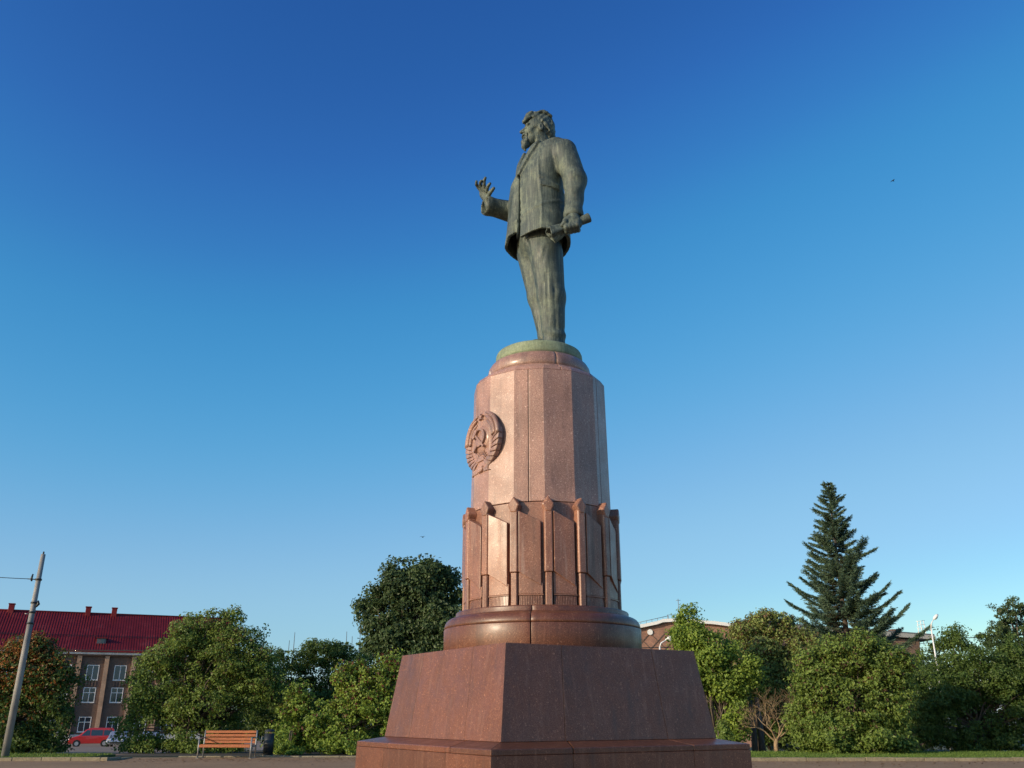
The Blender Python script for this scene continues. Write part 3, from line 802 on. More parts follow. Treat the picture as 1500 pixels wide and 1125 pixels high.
E_(H(.242, 0, -.138), (.035, .055, .012), .008)                    # lips
E_(H(.262, 0, -.124), (.030, .052, .006), .005, 's')
bod.cone(H(-.06, 0, -.13), S(800, 226, .0), .150, .19, .05)        # neck
bod.cone(H(.03, .10, -.16), S(789, 224, -.12), .035, .03, .04)     # neck tendon
# core inside the clothes
bod.cone(S(800, 226, 0), B(0, 0, 3.2), .19, .22, .05)
bod.cone(B(0, 0, 4.1), shL, .12, .12, .05); bod.chain([shL, elL, wrL], [.12, .12, .09], .05)
bod.cone(B(0, 0, 4.0), shR, .12, .12, .05); bod.chain([shR, elR, wrR], [.12, .12, .09], .05)
# his right hand, raised, fingers spread
hw = wrR; pc = S(709, 285, .26)
bod.cone(hw, S(713, 290, .28), .085, .085, .04)
bod.ell(pc+np.array([0, 0, 0.0]), (.115, .092, .050), S(707, 278, .24)-S(715, 294, .29), (0.75, -.6, .25), k=.03)
def finger(pts, r0=.034, r1=.025):
    n_ = len(pts); bod.chain(pts, [r0+(r1-r0)*i/(n_-1) for i in range(n_)], .012)
finger([S(705.5, 281, .25), S(700.5, 274.5, .22), S(697.8, 270.5, .17), S(698, 265.8, .12)])
finger([S(707.5, 279.5, .22), S(703.6, 272, .17), S(703.4, 267.5, .12), S(705, 265, .08)], .034, .025)
finger([S(710, 278, .19), S(709, 270, .13), S(709.6, 264, .09), S(711, 260.5, .06)], .036, .026)
finger([S(713, 280, .16), S(714, 274.5, .10), S(716, 271.2, .06), S(717.8, 268.8, .03)], .036, .026)
finger([S(714.5, 289, .22), S(717.5, 283, .16), S(720.5, 279.2, .12), S(723.2, 275.8, .08)], .042, .030)
# his left hand closed round the paper roll
hc = S(840, 328, -.74)
bod.cone(wrL, S(840, 320, -.76), .105, .115, .04)
bod.ell(S(838.5, 326, -.80), (.175, .095, .135), (1, 0, -.35), (0, 1, 0), k=.03)
for i in range(4):
    x_ = 829.5+5.2*i; y_ = 331.5-1.1*i
    finger([S(x_+1, y_-4.5, -.83), S(x_+.2, y_+1.8, -.89), S(x_+.6, y_+7.6, -.83), S(x_+2.0, y_+9, -.72), S(x_+1, y_+5, -.64)], .050, .038)
finger([S(833, 321, -.82), S(827.5, 325, -.88), S(823.5, 330, -.87)], .048, .038)
V, Q = bod.mesh(); mesh_np('body', V, Q, M['bronze'], stat)

# ---- hair and beard
hr = Field(H(0, 0, 0)-np.array([.56, .46, .56]), H(0, 0, 0)+np.array([.56, .46, .60]), 0.010)
def E2(c, r, k=.03, op='u'): hr.ell(c, (r[0]*HK, r[1]*HK, r[2]*HV), HF, HS, k=k, op=op)
E2(H(-.065, 0, .085), (.248, .215, .240))
E2(H(.07, 0, .185), (.165, .165, .095)); E2(H(.0, 0, .17), (.22, .19, .13))
E2(H(-.20, 0, -.05), (.115, .165, .16), .05)
def hcut(X, Y, Z):
    f = (X-HC[0])*HF[0]+(Y-HC[1])*HF[1]+(Z-HC[2])*HF[2]; u = (X-HC[0])*HU[0]+(Y-HC[1])*HU[1]+(Z-HC[2])*HU[2]; f = f/HK; u = u/HV
    line = np.interp(u, [-.25, -.12, -.02, .05, .12, .20, .3], [-.14, -.10, .045, .075, .10, .16, .2])   # hairline, forward limit
    return f-line
hr.put(hcut, HC-.55, HC+.55, .001, 'i')
rs = random.Random(8)
# quiff: swept waves over the forehead and along the side
for s_ in (-1, -.35, .35, 1):
    hr.chain([H(.06, .11*s_, .215), H(.15, .09*s_, .232), H(.200, .085*s_, .212), H(.226, .08*s_, .175)], [.06, .060, .048, .026], .05)
hr.chain([H(.20, .11, .18), H(.245, .09, .155), H(.262, .07, .115), H(.25, .065, .09)], [.035, .034, .028, .015], .03)
hr.chain([H(.205, -.04, .19), H(.255, -.02, .165), H(.266, .0, .12)], [.03, .036, .026], .015)
for i in range(3, 9, 2):
    for s_ in (-1, 1):
        st_ = H(.11-.022*i, .16*s_, .22-.012*i)
        hr.chain([st_, H(.04-.022*i, .205*s_, .15-.016*i), H(-.03-.019*i, .205*s_, .07-.020*i)], [.014, .020, .010], .03)
for i in range(7):
    hr.chain([H(.10, -.15+.05*i, .255), H(-.05, -.16+.053*i, .300), H(-.20, -.15+.05*i, .25)], [.03, .036, .03], .012)
for i in range(9):
    hr.chain([H(-.255+.012*abs(i-4), -.16+.04*i, .14), H(-.275+.018*abs(i-4), -.15+.037*i, .0), H(-.225+.012*abs(i-4), -.12+.03*i, -.15)], [.03, .034, .018], .01)
E2(H(-.005, .24, -.015), (.058, .07, .082), .012, 's'); E2(H(-.005, -.24, -.015), (.058, .07, .082), .012, 's')
sl, (X, Y, Z) = hr.sub(HC-.6, HC+.6)
f_ = ((X-HC[0])*HF[0]+(Y-HC[1])*HF[1])/HK; s_2 = ((X-HC[0])*HS[0]+(Y-HC[1])*HS[1]); u_2 = (Z-HC[2])/HV
hr.v[sl] += (.4+.35*np.clip(f_*5, 0, 1))*(.010*np.sin(62*(u_2*.75+f_*.65+.03*np.sin(18*f_))+3*np.sin(9*s_2)) + .006*np.sin(110*(u_2*.6+.5*f_)+25*s_2)+.008*np.sin(23*f_+14*s_2+17*u_2)).astype(np.float32)
V, Q = hr.mesh(); mesh_np('hair', V, Q, M['bronze'], stat)
bd = Field(H(.2, 0, -.2)-np.array([.28, .28, .34]), H(.2, 0, -.2)+np.array([.28, .28, .28]), 0.0095)
for s_ in (-1, 1):
    bd.chain([H(.270, .012*s_, -.098), H(.262, .05*s_, -.108), H(.222, .095*s_, -.135)], [.024, .024, .012], .012)
    bd.chain([H(.225, .07*s_, -.15), H(.215, .055*s_, -.21), H(.22, .02*s_, -.27)], [.022, .032, .03], .02)
bd.chain([H(.235, 0, -.165), H(.245, 0, -.225), H(.245, 0, -.31), H(.225, 0, -.37)], [.035, .062, .050, .022], .02)
bd.ell(H(.205, 0, -.255), (.075, .065, .085), HF, HS, k=.03)
bd.chain([H(.20, .04, -.20), H(.235, .035, -.27), H(.23, .01, -.33)], [.03, .03, .014], .01)
V, Q = bd.mesh(); mesh_np('beard', V, Q, M['bronze'], stat)

# ---- paper roll
pr = Field((.0, -1.15, 1.6), (1.15, -.4, 2.75), 0.013)
pa, pb, pm = S(863.5, 318.5, -.76), S(806, 344, -.76), S(838, 330, -.76)
def roll(X, Y, Z):
    ab = pb-pa; L2 = ab.dot(ab); t = ((X-pa[0])*ab[0]+(Y-pa[1])*ab[1]+(Z-pa[2])*ab[2])/L2; L_ = math.sqrt(L2)
    px_, py_, pz_ = X-pa[0]-ab[0]*t, Y-pa[1]-ab[1]*t, Z-pa[2]-ab[2]*t
    dist = np.sqrt(px_**2+py_**2+pz_**2); ang = np.arctan2(pz_, py_)
    r = np.interp(t, [0, .35, .55, .75, 1.0], [.085, .070, .072, .115, .150])
    r = r + .010*np.sin(3*ang+5*t)*np.clip(t*1.5, .2, 1) + .012*np.sin(7*ang+2)*np.clip(t-.45, 0, 1)*2
    d = np.maximum(dist-r, np.maximum(-t, t-1-.03*np.sin(2*ang))*L_)
    hol = np.maximum(dist-r+.035, -np.minimum(.12-t*L_+0*t, 9))       # hollow near end
    h1 = np.maximum(dist-(r-.030), t*L_-.14); h2 = np.maximum(dist-(r-.030), (1-t)*L_-.16)
    d = np.maximum(d, -h1); d = np.maximum(d, -h2)
    core = np.maximum(dist-.035, np.maximum(.02-t*L_, (t-1)*L_+.03))
    return np.minimum(d, core)
pr.put(roll, (0, -1.1, 1.65), (1.1, -.45, 2.7), .001)
V, Q = pr.mesh(); mesh_np('paper_roll', V, Q, M['bronze'], stat)

# ---- bronze disc under the feet
MB().sector([(0.01, 0), (0.0101, -0.219), (0.735, -0.219), (0.742, -0.17), (0.732, -0.06), (0.715, -0.02), (0.68, 0.002)], arc(0, 360, 4)).build('base_disc', M['bronze_plinth'], stat)

# ================================================================== VEGETATION
def leaves(name, lobes, n, size, cols, seed, parent, origin, m='leaf', clump=0.45, droop=0.0, hole=0.0, inner=0.75, orange=None, floor=0.05, ragged=0.12, aspect=0.62):
    """lobes: [(centre, (rx,ry,rz))]; leaf-sized folded blades gathered in clumps over the lobes"""
    r = np.random.RandomState(seed)
    C = np.array([list(c) for c, _ in lobes]); R = np.array([list(q) for _, q in lobes])
    wgt = (R[:, 0]*R[:, 2]+R[:, 0]*R[:, 1]+R[:, 1]*R[:, 2]); wgt = wgt/wgt.sum()
    n = int(n*2.1); size *= .90; ncl = max(20, int(n/44)); li = r.choice(len(C), ncl, p=wgt)
    d = r.normal(size=(ncl, 3)); d /= np.linalg.norm(d, axis=1)[:, None]
    rad = 1-np.abs(r.normal(0, .16, ncl)) + (r.rand(ncl) < .16)*r.rand(ncl)*ragged*2.2
    cc = C[li]+d*R[li]*rad[:, None]
    # drop clumps buried deep in other lobes
    dep = np.full(ncl, 9.0)
    for j in range(len(C)):
        q = np.linalg.norm((cc-C[j])/R[j], axis=1); dep = np.minimum(dep, q)
    keep = (dep > .55) | (r.rand(ncl) < inner); cc, d, li = cc[keep], d[keep], li[keep]
    if hole:
        hn = np.sin(cc[:, 0]*2.1+seed)*np.sin(cc[:, 2]*2.4+1.3*seed)*np.sin(cc[:, 1]*1.9)
        k2 = hn < (1-hole)*.6; cc, d, li = cc[k2], d[k2], li[k2]
    ncl = len(cc); cl_s = clump*(.55+.8*r.rand(ncl)); cl_tone = r.rand(ncl)
    ci = r.randint(0, ncl, n); off = r.normal(size=(n, 3)); off /= np.linalg.norm(off, axis=1)[:, None]
    off *= (r.rand(n)**.45)[:, None]*cl_s[ci][:, None]; off[:, 2] *= .62; off[:, 2] -= droop*np.abs(off[:, 0])
    p = cc[ci]+off
    ok = p[:, 2] > floor; p = p[ok]; ci = ci[ok]; off = off[ok]; n = len(p)
    nrm = d[ci]*.55 + off/cl_s[ci][:, None]*.55 + r.normal(0, .42, (n, 3)) + np.array([0, 0, .18]); nrm /= np.linalg.norm(nrm, axis=1)[:, None]
    t = r.normal(size=(n, 3)); t -= nrm*(t*nrm).sum(1)[:, None]; t /= np.linalg.norm(t, axis=1)[:, None]; b = np.cross(nrm, t)
    s = size*(.6+.75*r.rand(n))[:, None]; w_ = s*aspect*.5
    lift = nrm*(s*.16)
    V = np.empty((n, 4, 3)); V[:, 0] = p-t*s*.5; V[:, 1] = p+b*w_+lift; V[:, 2] = p+t*s*.5; V[:, 3] = p-b*w_+lift
    V = V.reshape(-1, 3)-np.array(origin)
    o = mesh_np(name, V, np.arange(4*n).reshape(-1, 4), M[m], parent, smooth=False)
    c0, c1 = np.array(cols[0]), np.array(cols[1]); mixv = np.clip(.55*cl_tone[ci]+.45*r.rand(n), 0, 1)[:, None]
    colr = c0*(1-mixv)+c1*mixv
    if orange is not None:
        ocol, pf = orange
        pr_ = pf(p)*(.35+1.3*cl_tone[ci]); k = r.rand(n) < pr_; colr[k] = np.array(ocol)*(.6+.8*r.rand(k.sum()))[:, None]
    colr = colr*(.8+.4*r.rand(n))[:, None]
    at = o.data.color_attributes.new('leafcol', 'FLOAT_COLOR', 'POINT')
    full = np.ones((n, 4, 4), np.float32); full[:, :, :3] = colr[:, None, :]
    at.data.foreach_set('color', full.ravel()); return o
def lobes_px(lst, D):
    out = []
    for t in lst:
        px, py, rx, ry = t[:4]; dd = t[4] if len(t) > 4 else 0.0
        c = P(px, py, D+dd); a, b = mpp(py, D+dd); RX_, RZ_ = rx*a, ry*b
        ry_ = min(RX_, 2.2)*.85+.15
        out.append((Vector((c.x, c.y, c.z)), (RX_*.86, ry_*.86, RZ_*.86)))
        rn_ = random.Random(int(px*13+py*7))
        for k_ in range(7 if rx > 20 else 2):
            d_ = Vector((rn_.gauss(0, 1), rn_.gauss(0, .8)-.3, rn_.gauss(0, 1)+.25)).normalized(); f_ = rn_.uniform(.26, .46); q_ = rn_.uniform(.70, .90)
            out.append((c+Vector((d_.x*RX_*q_, d_.y*ry_*q_, d_.z*RZ_*q_)), (RX_*f_, ry_*f_, RZ_*f_*1.1)))
    return out
def limbs(mb, base, tops, r0, rnd, segs=5, wob=.12):
    for tp in tops:
        tp = Vector(tp); pts = []; rr = []
        for i in range(segs+1):
            s = i/segs; q = base.lerp(tp, s); q.z = base.z+(tp.z-base.z)*(s**.85)
            if 0 < i < segs: q += Vector((rnd.uniform(-wob, wob), rnd.uniform(-wob, wob), rnd.uniform(-wob, wob)*.4))
            pts.append(q); rr.append(r0*(1-.82*s))
        mb.tube(pts, rr, 6)
def tree(name, lst, D, basepx, n, size, cols, seed, label, cat, trunk_r=.09, stems=1, bark_m='bark', group=None, **kw):
    rnd = random.Random(seed); b = gpt(basepx, D); root = empty(name, b, 0, label, cat, group)
    lb = lobes_px(lst, D); mb = MB(); o0 = Vector((0, 0, 0))
    tops = [Vector(c)-b for c, r_ in lb if r_[0] > .35]
    for s in range(stems):
        st = Vector((rnd.uniform(-.25, .25)*(stems > 1)*2, rnd.uniform(-.2, .2)*(stems > 1)*2, -.05))
        fork = Vector((st.x*1.5+rnd.uniform(-.1, .1), st.y*1.5, (.9 if stems > 1 else 1.3)))
        mb.tube([st, st.lerp(fork, .5)+Vector((rnd.uniform(-.04, .04), 0, 0)), fork], [trunk_r*1.25, trunk_r, trunk_r*.85], 8)
        sel = [t for i, t in enumerate(tops) if i % stems == s or stems == 1]
        limbs(mb, fork, [t for t in sel if t.z > .6], trunk_r*.6, rnd)
    tr_ = mb.build('trunk', M[bark_m], root, fix=False)
    cr = leaves('crown', lb, n, size, cols, seed, root, b, floor=G(D)+.06, **kw); return root

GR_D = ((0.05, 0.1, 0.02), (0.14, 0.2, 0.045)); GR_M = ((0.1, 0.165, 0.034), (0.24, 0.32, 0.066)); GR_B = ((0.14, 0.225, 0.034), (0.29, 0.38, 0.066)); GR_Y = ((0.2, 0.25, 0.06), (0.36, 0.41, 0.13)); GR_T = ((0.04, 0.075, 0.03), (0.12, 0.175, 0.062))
orng = lambda amt, zlo, zhi, xl=None: (lambda p: amt*np.clip((p[:, 2]-zlo)/(zhi-zlo), 0, 1)*(1 if xl is None else np.clip((xl-p[:, 0])/3+.5, .1, 1)))
tree('maple_tree', [(40,985,52,42),(78,1008,36,42),(0,1000,42,50),(30,1058,58,42),(80,1062,26,32),(58,955,26,16),(-40,1010,40,55),(30,1095,50,18),(72,1094,28,13)], 39, 30, 17000, .15, GR_D, 1,
     'young maple with orange turning leaves beside the concrete pole', 'tree', .1, orange=((.26, .115, .028), orng(.75, .8, 4.6, -18.5)), clump=.42, ragged=.2)
tree('lilac_tree', [(330,916,30,27),(292,938,40,30),(352,942,38,28),(255,962,42,32),(318,975,58,40),(380,985,36,34),(232,1008,44,38),(300,1025,58,44),(372,1012,36,26),(212,1062,40,38),(280,1078,46,26),(188,1072,20,28),(400,1010,26,26),(300,1100,48,12),(322,978,34,28,1.0),(228,1096,46,14),(330,1060,30,34,1.5)], 41, 290, 32000, .135, GR_M, 2,
     'largest bushy green shrub tree, behind the orange bench', 'tree', .08, 3, orange=((.11, .075, .035), orng(.14, 0, 5)), clump=.40, ragged=.22)
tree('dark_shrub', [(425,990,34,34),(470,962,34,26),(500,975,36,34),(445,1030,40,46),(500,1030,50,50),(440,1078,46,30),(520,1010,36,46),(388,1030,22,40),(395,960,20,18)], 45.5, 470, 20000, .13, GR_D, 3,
     'dark tangled shrub with upright shoots between the bushy tree and the round maple', 'shrub', .06, 3, clump=.36, ragged=.25)
tree('dogwood_shrub', [(498,1060,42,44),(540,1012,40,40),(548,1062,44,46),(505,1092,50,18),(570,1000,26,40),(440,1050,26,50,.6),(430,1085,36,24,.4)], 38.5, 520, 17000, .15, GR_B, 4,
     'light green leafy shrub with reddish leaves just left of the pedestal', 'shrub', .05, 3, orange=((.13, .05, .03), orng(.22, 0, 4)), clump=.34, ragged=.25)
tree('ground_shrub', [(414,1098,18,11),(430,1102,16,7)], 37.2, 416, 900, .12, GR_B, 5, 'small bright green bush on the ground beside the litter bin', 'shrub', .02, 2, clump=.2)
tree('maple_tree', [(600,876,46,42),(568,892,36,36),(640,880,38,46),(556,925,30,30),(650,930,44,48),(612,850,34,20),(574,838,13,15),(597,832,12,14),(613,828,10,13),(634,832,13,14),(655,842,12,16),(553,868,14,14),(532,893,12,9),(608,945,66,46),(538,908,14,14),(670,896,16,40),(580,850,22,16),(640,850,26,20),(600,1005,66,46)], 53, 600, 26000, .23, GR_T, 6,
     'tall dark green maple with a rounded top rising behind the pedestal on its left', 'tree', .2, clump=.55, ragged=.3)
tree('lilac_tree', [(1005,930,24,28),(1010,902,13,12),(1040,952,42,32),(1030,988,44,36),(1062,1028,36,36),(1078,996,36,36),(1068,1062,26,26),(1072,1092,12,18)], 40.5, 1066, 15000, .15, GR_B, 7,
     'bright yellow green shrub tree just right of the pedestal', 'tree', .07, 3, clump=.38, ragged=.25)
tree('elder_tree', [(1122,918,40,20),(1092,926,26,22),(1152,944,38,28),(1112,958,46,36),(1162,985,40,40),(1130,1000,50,36),(1185,960,30,30),(1100,1010,30,30)], 44, 1120, 20000, .14, GR_Y, 8,
     'pale green tree with brownish twigs behind the dead shrub', 'tree', .12, 2, orange=((.14, .085, .04), orng(.25, 1, 5)), clump=.38, ragged=.25)
tree('broad_shrub', [(1248,962,48,28),(1222,944,16,13),(1278,948,15,12),(1195,962,14,14),(1325,975,14,16),(1208,992,38,38),(1292,985,46,38),(1240,1032,58,48),(1298,1032,40,46),(1218,1072,38,34),(1272,1086,56,28),(1318,1066,22,36),(1186,1012,24,32),(1180,1062,30,36,.8)], 36.6, 1250, 30000, .135, GR_M, 9,
     'wide green shrub standing below the spruce close to the kerb', 'shrub', .06, 4, orange=((.10, .06, .03), orng(.12, 0, 4)), clump=.36, ragged=.25)
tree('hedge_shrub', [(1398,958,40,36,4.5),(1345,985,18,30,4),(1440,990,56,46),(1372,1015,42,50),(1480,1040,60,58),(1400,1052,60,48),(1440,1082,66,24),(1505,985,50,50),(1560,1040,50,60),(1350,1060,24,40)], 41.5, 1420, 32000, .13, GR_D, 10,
     'dense dark green shrub mass at the right behind the grass strip', 'shrub', .08, 4, clump=.38, ragged=.2)
tree('locust_tree', [(1470,905,24,14),(1495,888,26,16),(1520,915,40,36),(1460,935,26,20),(1490,940,40,34),(1540,960,50,50),(1445,912,10,6),(1500,990,50,50)], 49, 1510, 14000, .12, GR_T, 11,
     'tall airy tree with feathery dark leaves at the far right edge', 'tree', .16, 1, 'grey_bark', clump=.24, ragged=.2, hole=.2)
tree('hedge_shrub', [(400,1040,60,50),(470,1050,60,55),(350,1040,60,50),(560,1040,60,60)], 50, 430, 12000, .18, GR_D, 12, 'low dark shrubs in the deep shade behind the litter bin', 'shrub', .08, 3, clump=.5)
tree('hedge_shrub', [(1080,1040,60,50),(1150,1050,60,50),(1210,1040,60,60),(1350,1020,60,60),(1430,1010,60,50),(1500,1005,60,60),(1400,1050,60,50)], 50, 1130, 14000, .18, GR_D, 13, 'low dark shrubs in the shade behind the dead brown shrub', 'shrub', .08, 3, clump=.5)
tree('small_shrub', [(1058,1085,14,22)], 38.6, 1058, 1500, .12, GR_M, 14, 'small upright shrub in shade right against the pedestal corner', 'shrub', .03, 2, clump=.25)

# upright shoots over the dark shrub
rnd = random.Random(4)
shoots = empty('young_poplar', gpt(432, 45.5), 0, 'thin upright shoots standing above the dark shrub against the sky', 'sapling')
mb = MB(); lb = []
b0 = gpt(432, 45.5)
for px, top in ((432, 926), (424, 938), (441, 948), (416, 958), (452, 940), (462, 934), (508, 925), (516, 932), (528, 918)):
    t = P(px, top, 45.5); q = Vector((t.x*.995, 45.5, 1.0)); mb.tube([q-b0, (q.lerp(t, .5)+Vector((rnd.uniform(-.05, .05), 0, 0)))-b0, t-b0], [.035, .025, .012], 5)
    for k in range(7):
        s = .35+.63*k/7; lb.append((q.lerp(t, s), (.05+.16*(1-s), .06+.1*(1-s), .14)))
mb.build('trunk', M['bark'], shoots, fix=False)
leaves('crown', lb, 2600, .10, GR_M, 21, shoots, b0, clump=.09)

# dead shrub: bare forking branches
dead = empty('dead_shrub', gpt(1133, 38.8), 0, 'leafless brown dead shrub with tangled bare twigs on the grass', 'dead shrub')
def fork(mb, p, d, L_, r, depth, rnd):
    q = p + d*L_; m_ = p.lerp(q, .5)+Vector((rnd.uniform(-1, 1), rnd.uniform(-1, 1), rnd.uniform(-1, 1)))*L_*.08
    mb.tube([p, m_, q], [r, r*.8, r*.6], 5 if depth < 3 else 3, cap=False)
    if depth >= 6: return
    for k in range(3 if depth in (1, 2, 3) else 2):
        nd = (d + Vector((rnd.uniform(-1, 1), rnd.uniform(-.8, .8), rnd.uniform(-.55, .6)))*.85).normalized()
        fork(mb, q, nd, L_*rnd.uniform(.62, .92), r*.58, depth+1, rnd)
mb = MB(); rnd = random.Random(12)
mb.tube([(0, 0, -.05), (-.02, 0, .35), (.03, 0, .62)], [.11, .085, .075], 8)
for a in range(6):
    t = a/6*6.28; fork(mb, Vector((.02, 0, .45+.05*(a % 3))), Vector((math.cos(t)*.8, math.sin(t)*.5, .75)).normalized(), .62, .042, 1, rnd)
mb.build('trunk', M['dead_wood'], dead, fix=False)
# bare grey trunks in the shade
for px, lab in ((1101, 'left of the two dark bare trunks in the shade behind the dead shrub'), (1111, 'right of the two dark bare trunks in the shade behind the dead shrub')):
    q = gpt(px, 41.5); o = empty('tree_trunk', q, 0, lab, 'tree')
    MB().tube([(0, 0, -.05), (.04, 0, 1.0), (-.03, 0, 2.3)], [.15, .12, .09], 8).build('trunk', M['grey_bark'], o, fix=False)

# spruce
def spruce():
    D = 50; b = gpt(1254, D); top = P(1212.5, 706, D); root = empty('spruce_tree', b, 0, 'tall dark spruce with tiered branches, highest tree in the picture', 'spruce tree')
    Hh = top.z-b.z; lean = Vector((top.x-b.x, 0, 0)); rnd = random.Random(77); r = np.random.RandomState(7)
    MB().tube([(0, 0, -.1), lean*.5+Vector((0, 0, Hh*.5)), lean+Vector((0, 0, Hh))], [.24, .14, .015], 8).build('trunk', M['bark'], root, fix=False)
    br = MB(); Ps = []; Ds = []; Ss = []
    z = .6
    while z < Hh-.12:
        s = z/Hh; rmax = .14+ (Hh-z)*.355
        if s < .34: rmax *= 1.04
        nb = 3 if s > .8 else 4
        a0 = rnd.uniform(0, 6.28)
        for k in range(nb):
            a = a0+k*6.283/nb+rnd.uniform(-.35, .35); L_ = rmax*rnd.uniform(.50, 1.14)
            if rnd.random() < .15: L_ *= 1.12
            up = -.14+.50*s+rnd.uniform(-.26, .22)
            base = lean*s+Vector((0, 0, z)); pts = []; 
            for i in range(7):
                t = i/6; pts.append(base+Vector((math.cos(a)*L_*t, math.sin(a)*L_*t, L_*(up*t-.42*math.sin(t*math.pi)*(1-s)*.55+.16*t*t))))
            br.tube(pts, [max(.006, .03*(1-s)*(1-i/6.5)+.006) for i in range(7)], 4, cap=False)
            nst = int(34*L_)+6
            for j in range(nst):
                t = (.10+.90*(j+rnd.random())/nst); i = min(5, int(t*6)); q = pts[i].lerp(pts[i+1], t*6-i); dd = (pts[i+1]-pts[i]).normalized()
                side = Vector((-math.sin(a), math.cos(a), 0))
                wl = (.20+.40*L_*.35*math.sin(min(1, (1-t)*1.6+.15)*1.5))*rnd.uniform(.5, 1.15)
                for sg in (-1, 1):
                    dr = (dd*.75+side*sg*rnd.uniform(.5, 1.0)+Vector((0, 0, rnd.uniform(-.38, .18)))).normalized()
                    m_ = max(2, int(wl/.075))
                    for e in range(m_):
                        c = q+dr*wl*(e+.5)/m_
                        for h in range(3):
                            Ps.append(tuple(c+Vector((rnd.uniform(-.03, .03), rnd.uniform(-.03, .03), rnd.uniform(-.04, .03))))); Ds.append(tuple((dr*.8+Vector((rnd.uniform(-.7, .7), rnd.uniform(-.7, .7), rnd.uniform(-.5, .5)))).normalized())); Ss.append(rnd.uniform(.07, .13))
                for h in range(3):
                    Ps.append(tuple(q)); Ds.append(tuple((dd+Vector((rnd.uniform(-.7, .7), rnd.uniform(-.7, .7), rnd.uniform(-.2, .9)))).normalized())); Ss.append(rnd.uniform(.08, .13))
        z += (.17+.17*(1-s))*rnd.uniform(.8, 1.25)
    br.build('branches', M['bark'], root, fix=False)
    p = np.array(Ps); t = np.array(Ds); s = np.array(Ss)[:, None]; n = len(p)
    q = r.normal(size=(n, 3)); q -= t*(q*t).sum(1)[:, None]; q /= np.linalg.norm(q, axis=1)[:, None]
    V = np.empty((n, 4, 3)); V[:, 0] = p-t*s*.3; V[:, 1] = p+q*s*.15+t*s*.2; V[:, 2] = p+t*s; V[:, 3] = p-q*s*.15+t*s*.2
    o = mesh_np('crown', V.reshape(-1, 3), np.arange(4*n).reshape(-1, 4), M['needle'], root, smooth=False)
    mixv = np.clip(r.rand(n)*.6+.4*(np.sin(p[:, 2]*3.1+p[:, 0]*2.3)*.5+.5), 0, 1)[:, None]; c = np.array((.045, .085, .052))*(1-mixv)+np.array((.13, .195, .115))*mixv
    axr = np.hypot(p[:, 0]-lean.x*p[:, 2]/Hh, p[:, 1]); br_k = (axr < (.14+(Hh-p[:, 2])*.355)*.38) & (r.rand(n) < .4) & (p[:, 2] < Hh*.75); c[br_k] = (.085, .06, .04)
    at = o.data.color_attributes.new('leafcol', 'FLOAT_COLOR', 'POINT'); full = np.ones((n, 4, 4), np.float32); full[:, :, :3] = c[:, None]
    at.data.foreach_set('color', full.ravel())
    print('spruce blades', n)
spruce()

# ================================================================== GRASS STRIPS AND KERBS
def kerb(x0, x1, y, label, zt=.12, w_=.16, seed=1):
    k = empty('kerb', (x0, y, 0), 0, label, 'kerb', 'kerbs round the square'); rnd = random.Random(seed); x = 0
    while x < x1-x0-.05:
        L_ = min(1.0, x1-x0-x)
        MB().box(x+.006, x+L_-.006, rnd.uniform(-.008, .008), w_, -.05, zt+rnd.uniform(-.008, .008)).build('kerb_stone', M['kerb'], k, bevel=.012); x += 1.0
    return k
def turf(name, x0, x1, y0, y1, label, n, seed, z=.09):
    mb = MB(); mb.box(x0, x1, y0, y1, -.02, z); o = tag(mb.build(name+'_base', M['turf']), kind='structure')
    r = np.random.RandomState(seed); p = np.stack([r.uniform(x0, x1, n), y0+(y1-y0)*r.rand(n)**1.4, np.full(n, z)], 1)
    h = r.uniform(.03, .085, n)[:, None]; a = r.uniform(0, 6.28, n); t = np.stack([np.cos(a), np.sin(a), 0*a], 1); up = np.stack([r.normal(0, .4, n), r.normal(0, .4, n), np.ones(n)], 1)
    V = np.empty((n, 3, 3)); V[:, 0] = p-t*.012; V[:, 1] = p+t*.012; V[:, 2] = p+up*h
    g = mesh_np('grass', V.reshape(-1, 3), np.arange(3*n).reshape(-1, 3), M['leaf'], None, False); tag(g, label, 'grass', kind='stuff')
    c = np.array((.13, .20, .035))*(.6+.9*r.rand(n))[:, None]; at = g.data.color_attributes.new('leafcol', 'FLOAT_COLOR', 'POINT')
    full = np.ones((n, 3, 4), np.float32); full[:, :, :3] = c[:, None]; at.data.foreach_set('color', full.ravel())
kr = kerb(5.0, 30.0, 32.5, 'weathered kerb stones along the grass strip at the right', seed=2)
turf('grass_strip', 5.0, 30.0, 32.67, 38.0, 'short green grass along the kerb at the right', 60000, 3)
kl = kerb(-30.0, -13.75, 32.6, 'worn kerb stones at the left in front of the concrete pole', seed=3)
turf('grass_patch', -30.0, -14.9, 32.77, 36.0, 'short grass around the foot of the concrete pole', 20000, 4)
kc = empty('kerb', (-13.9, 32.76, 0), 0, 'broken kerb corner jutting back at the parking entrance', 'kerb', 'kerbs round the square')
for i in range(2): MB().box(0, .16, i*1.0+.01, i*1.0+.98, -.05, .10-.05*i).build('kerb_stone', M['kerb'], kc, bevel=.03)
ke = kerb(-12.4, -4.6, 35.6, 'low kerb stones under the bench and shrubs', zt=.05, seed=4)

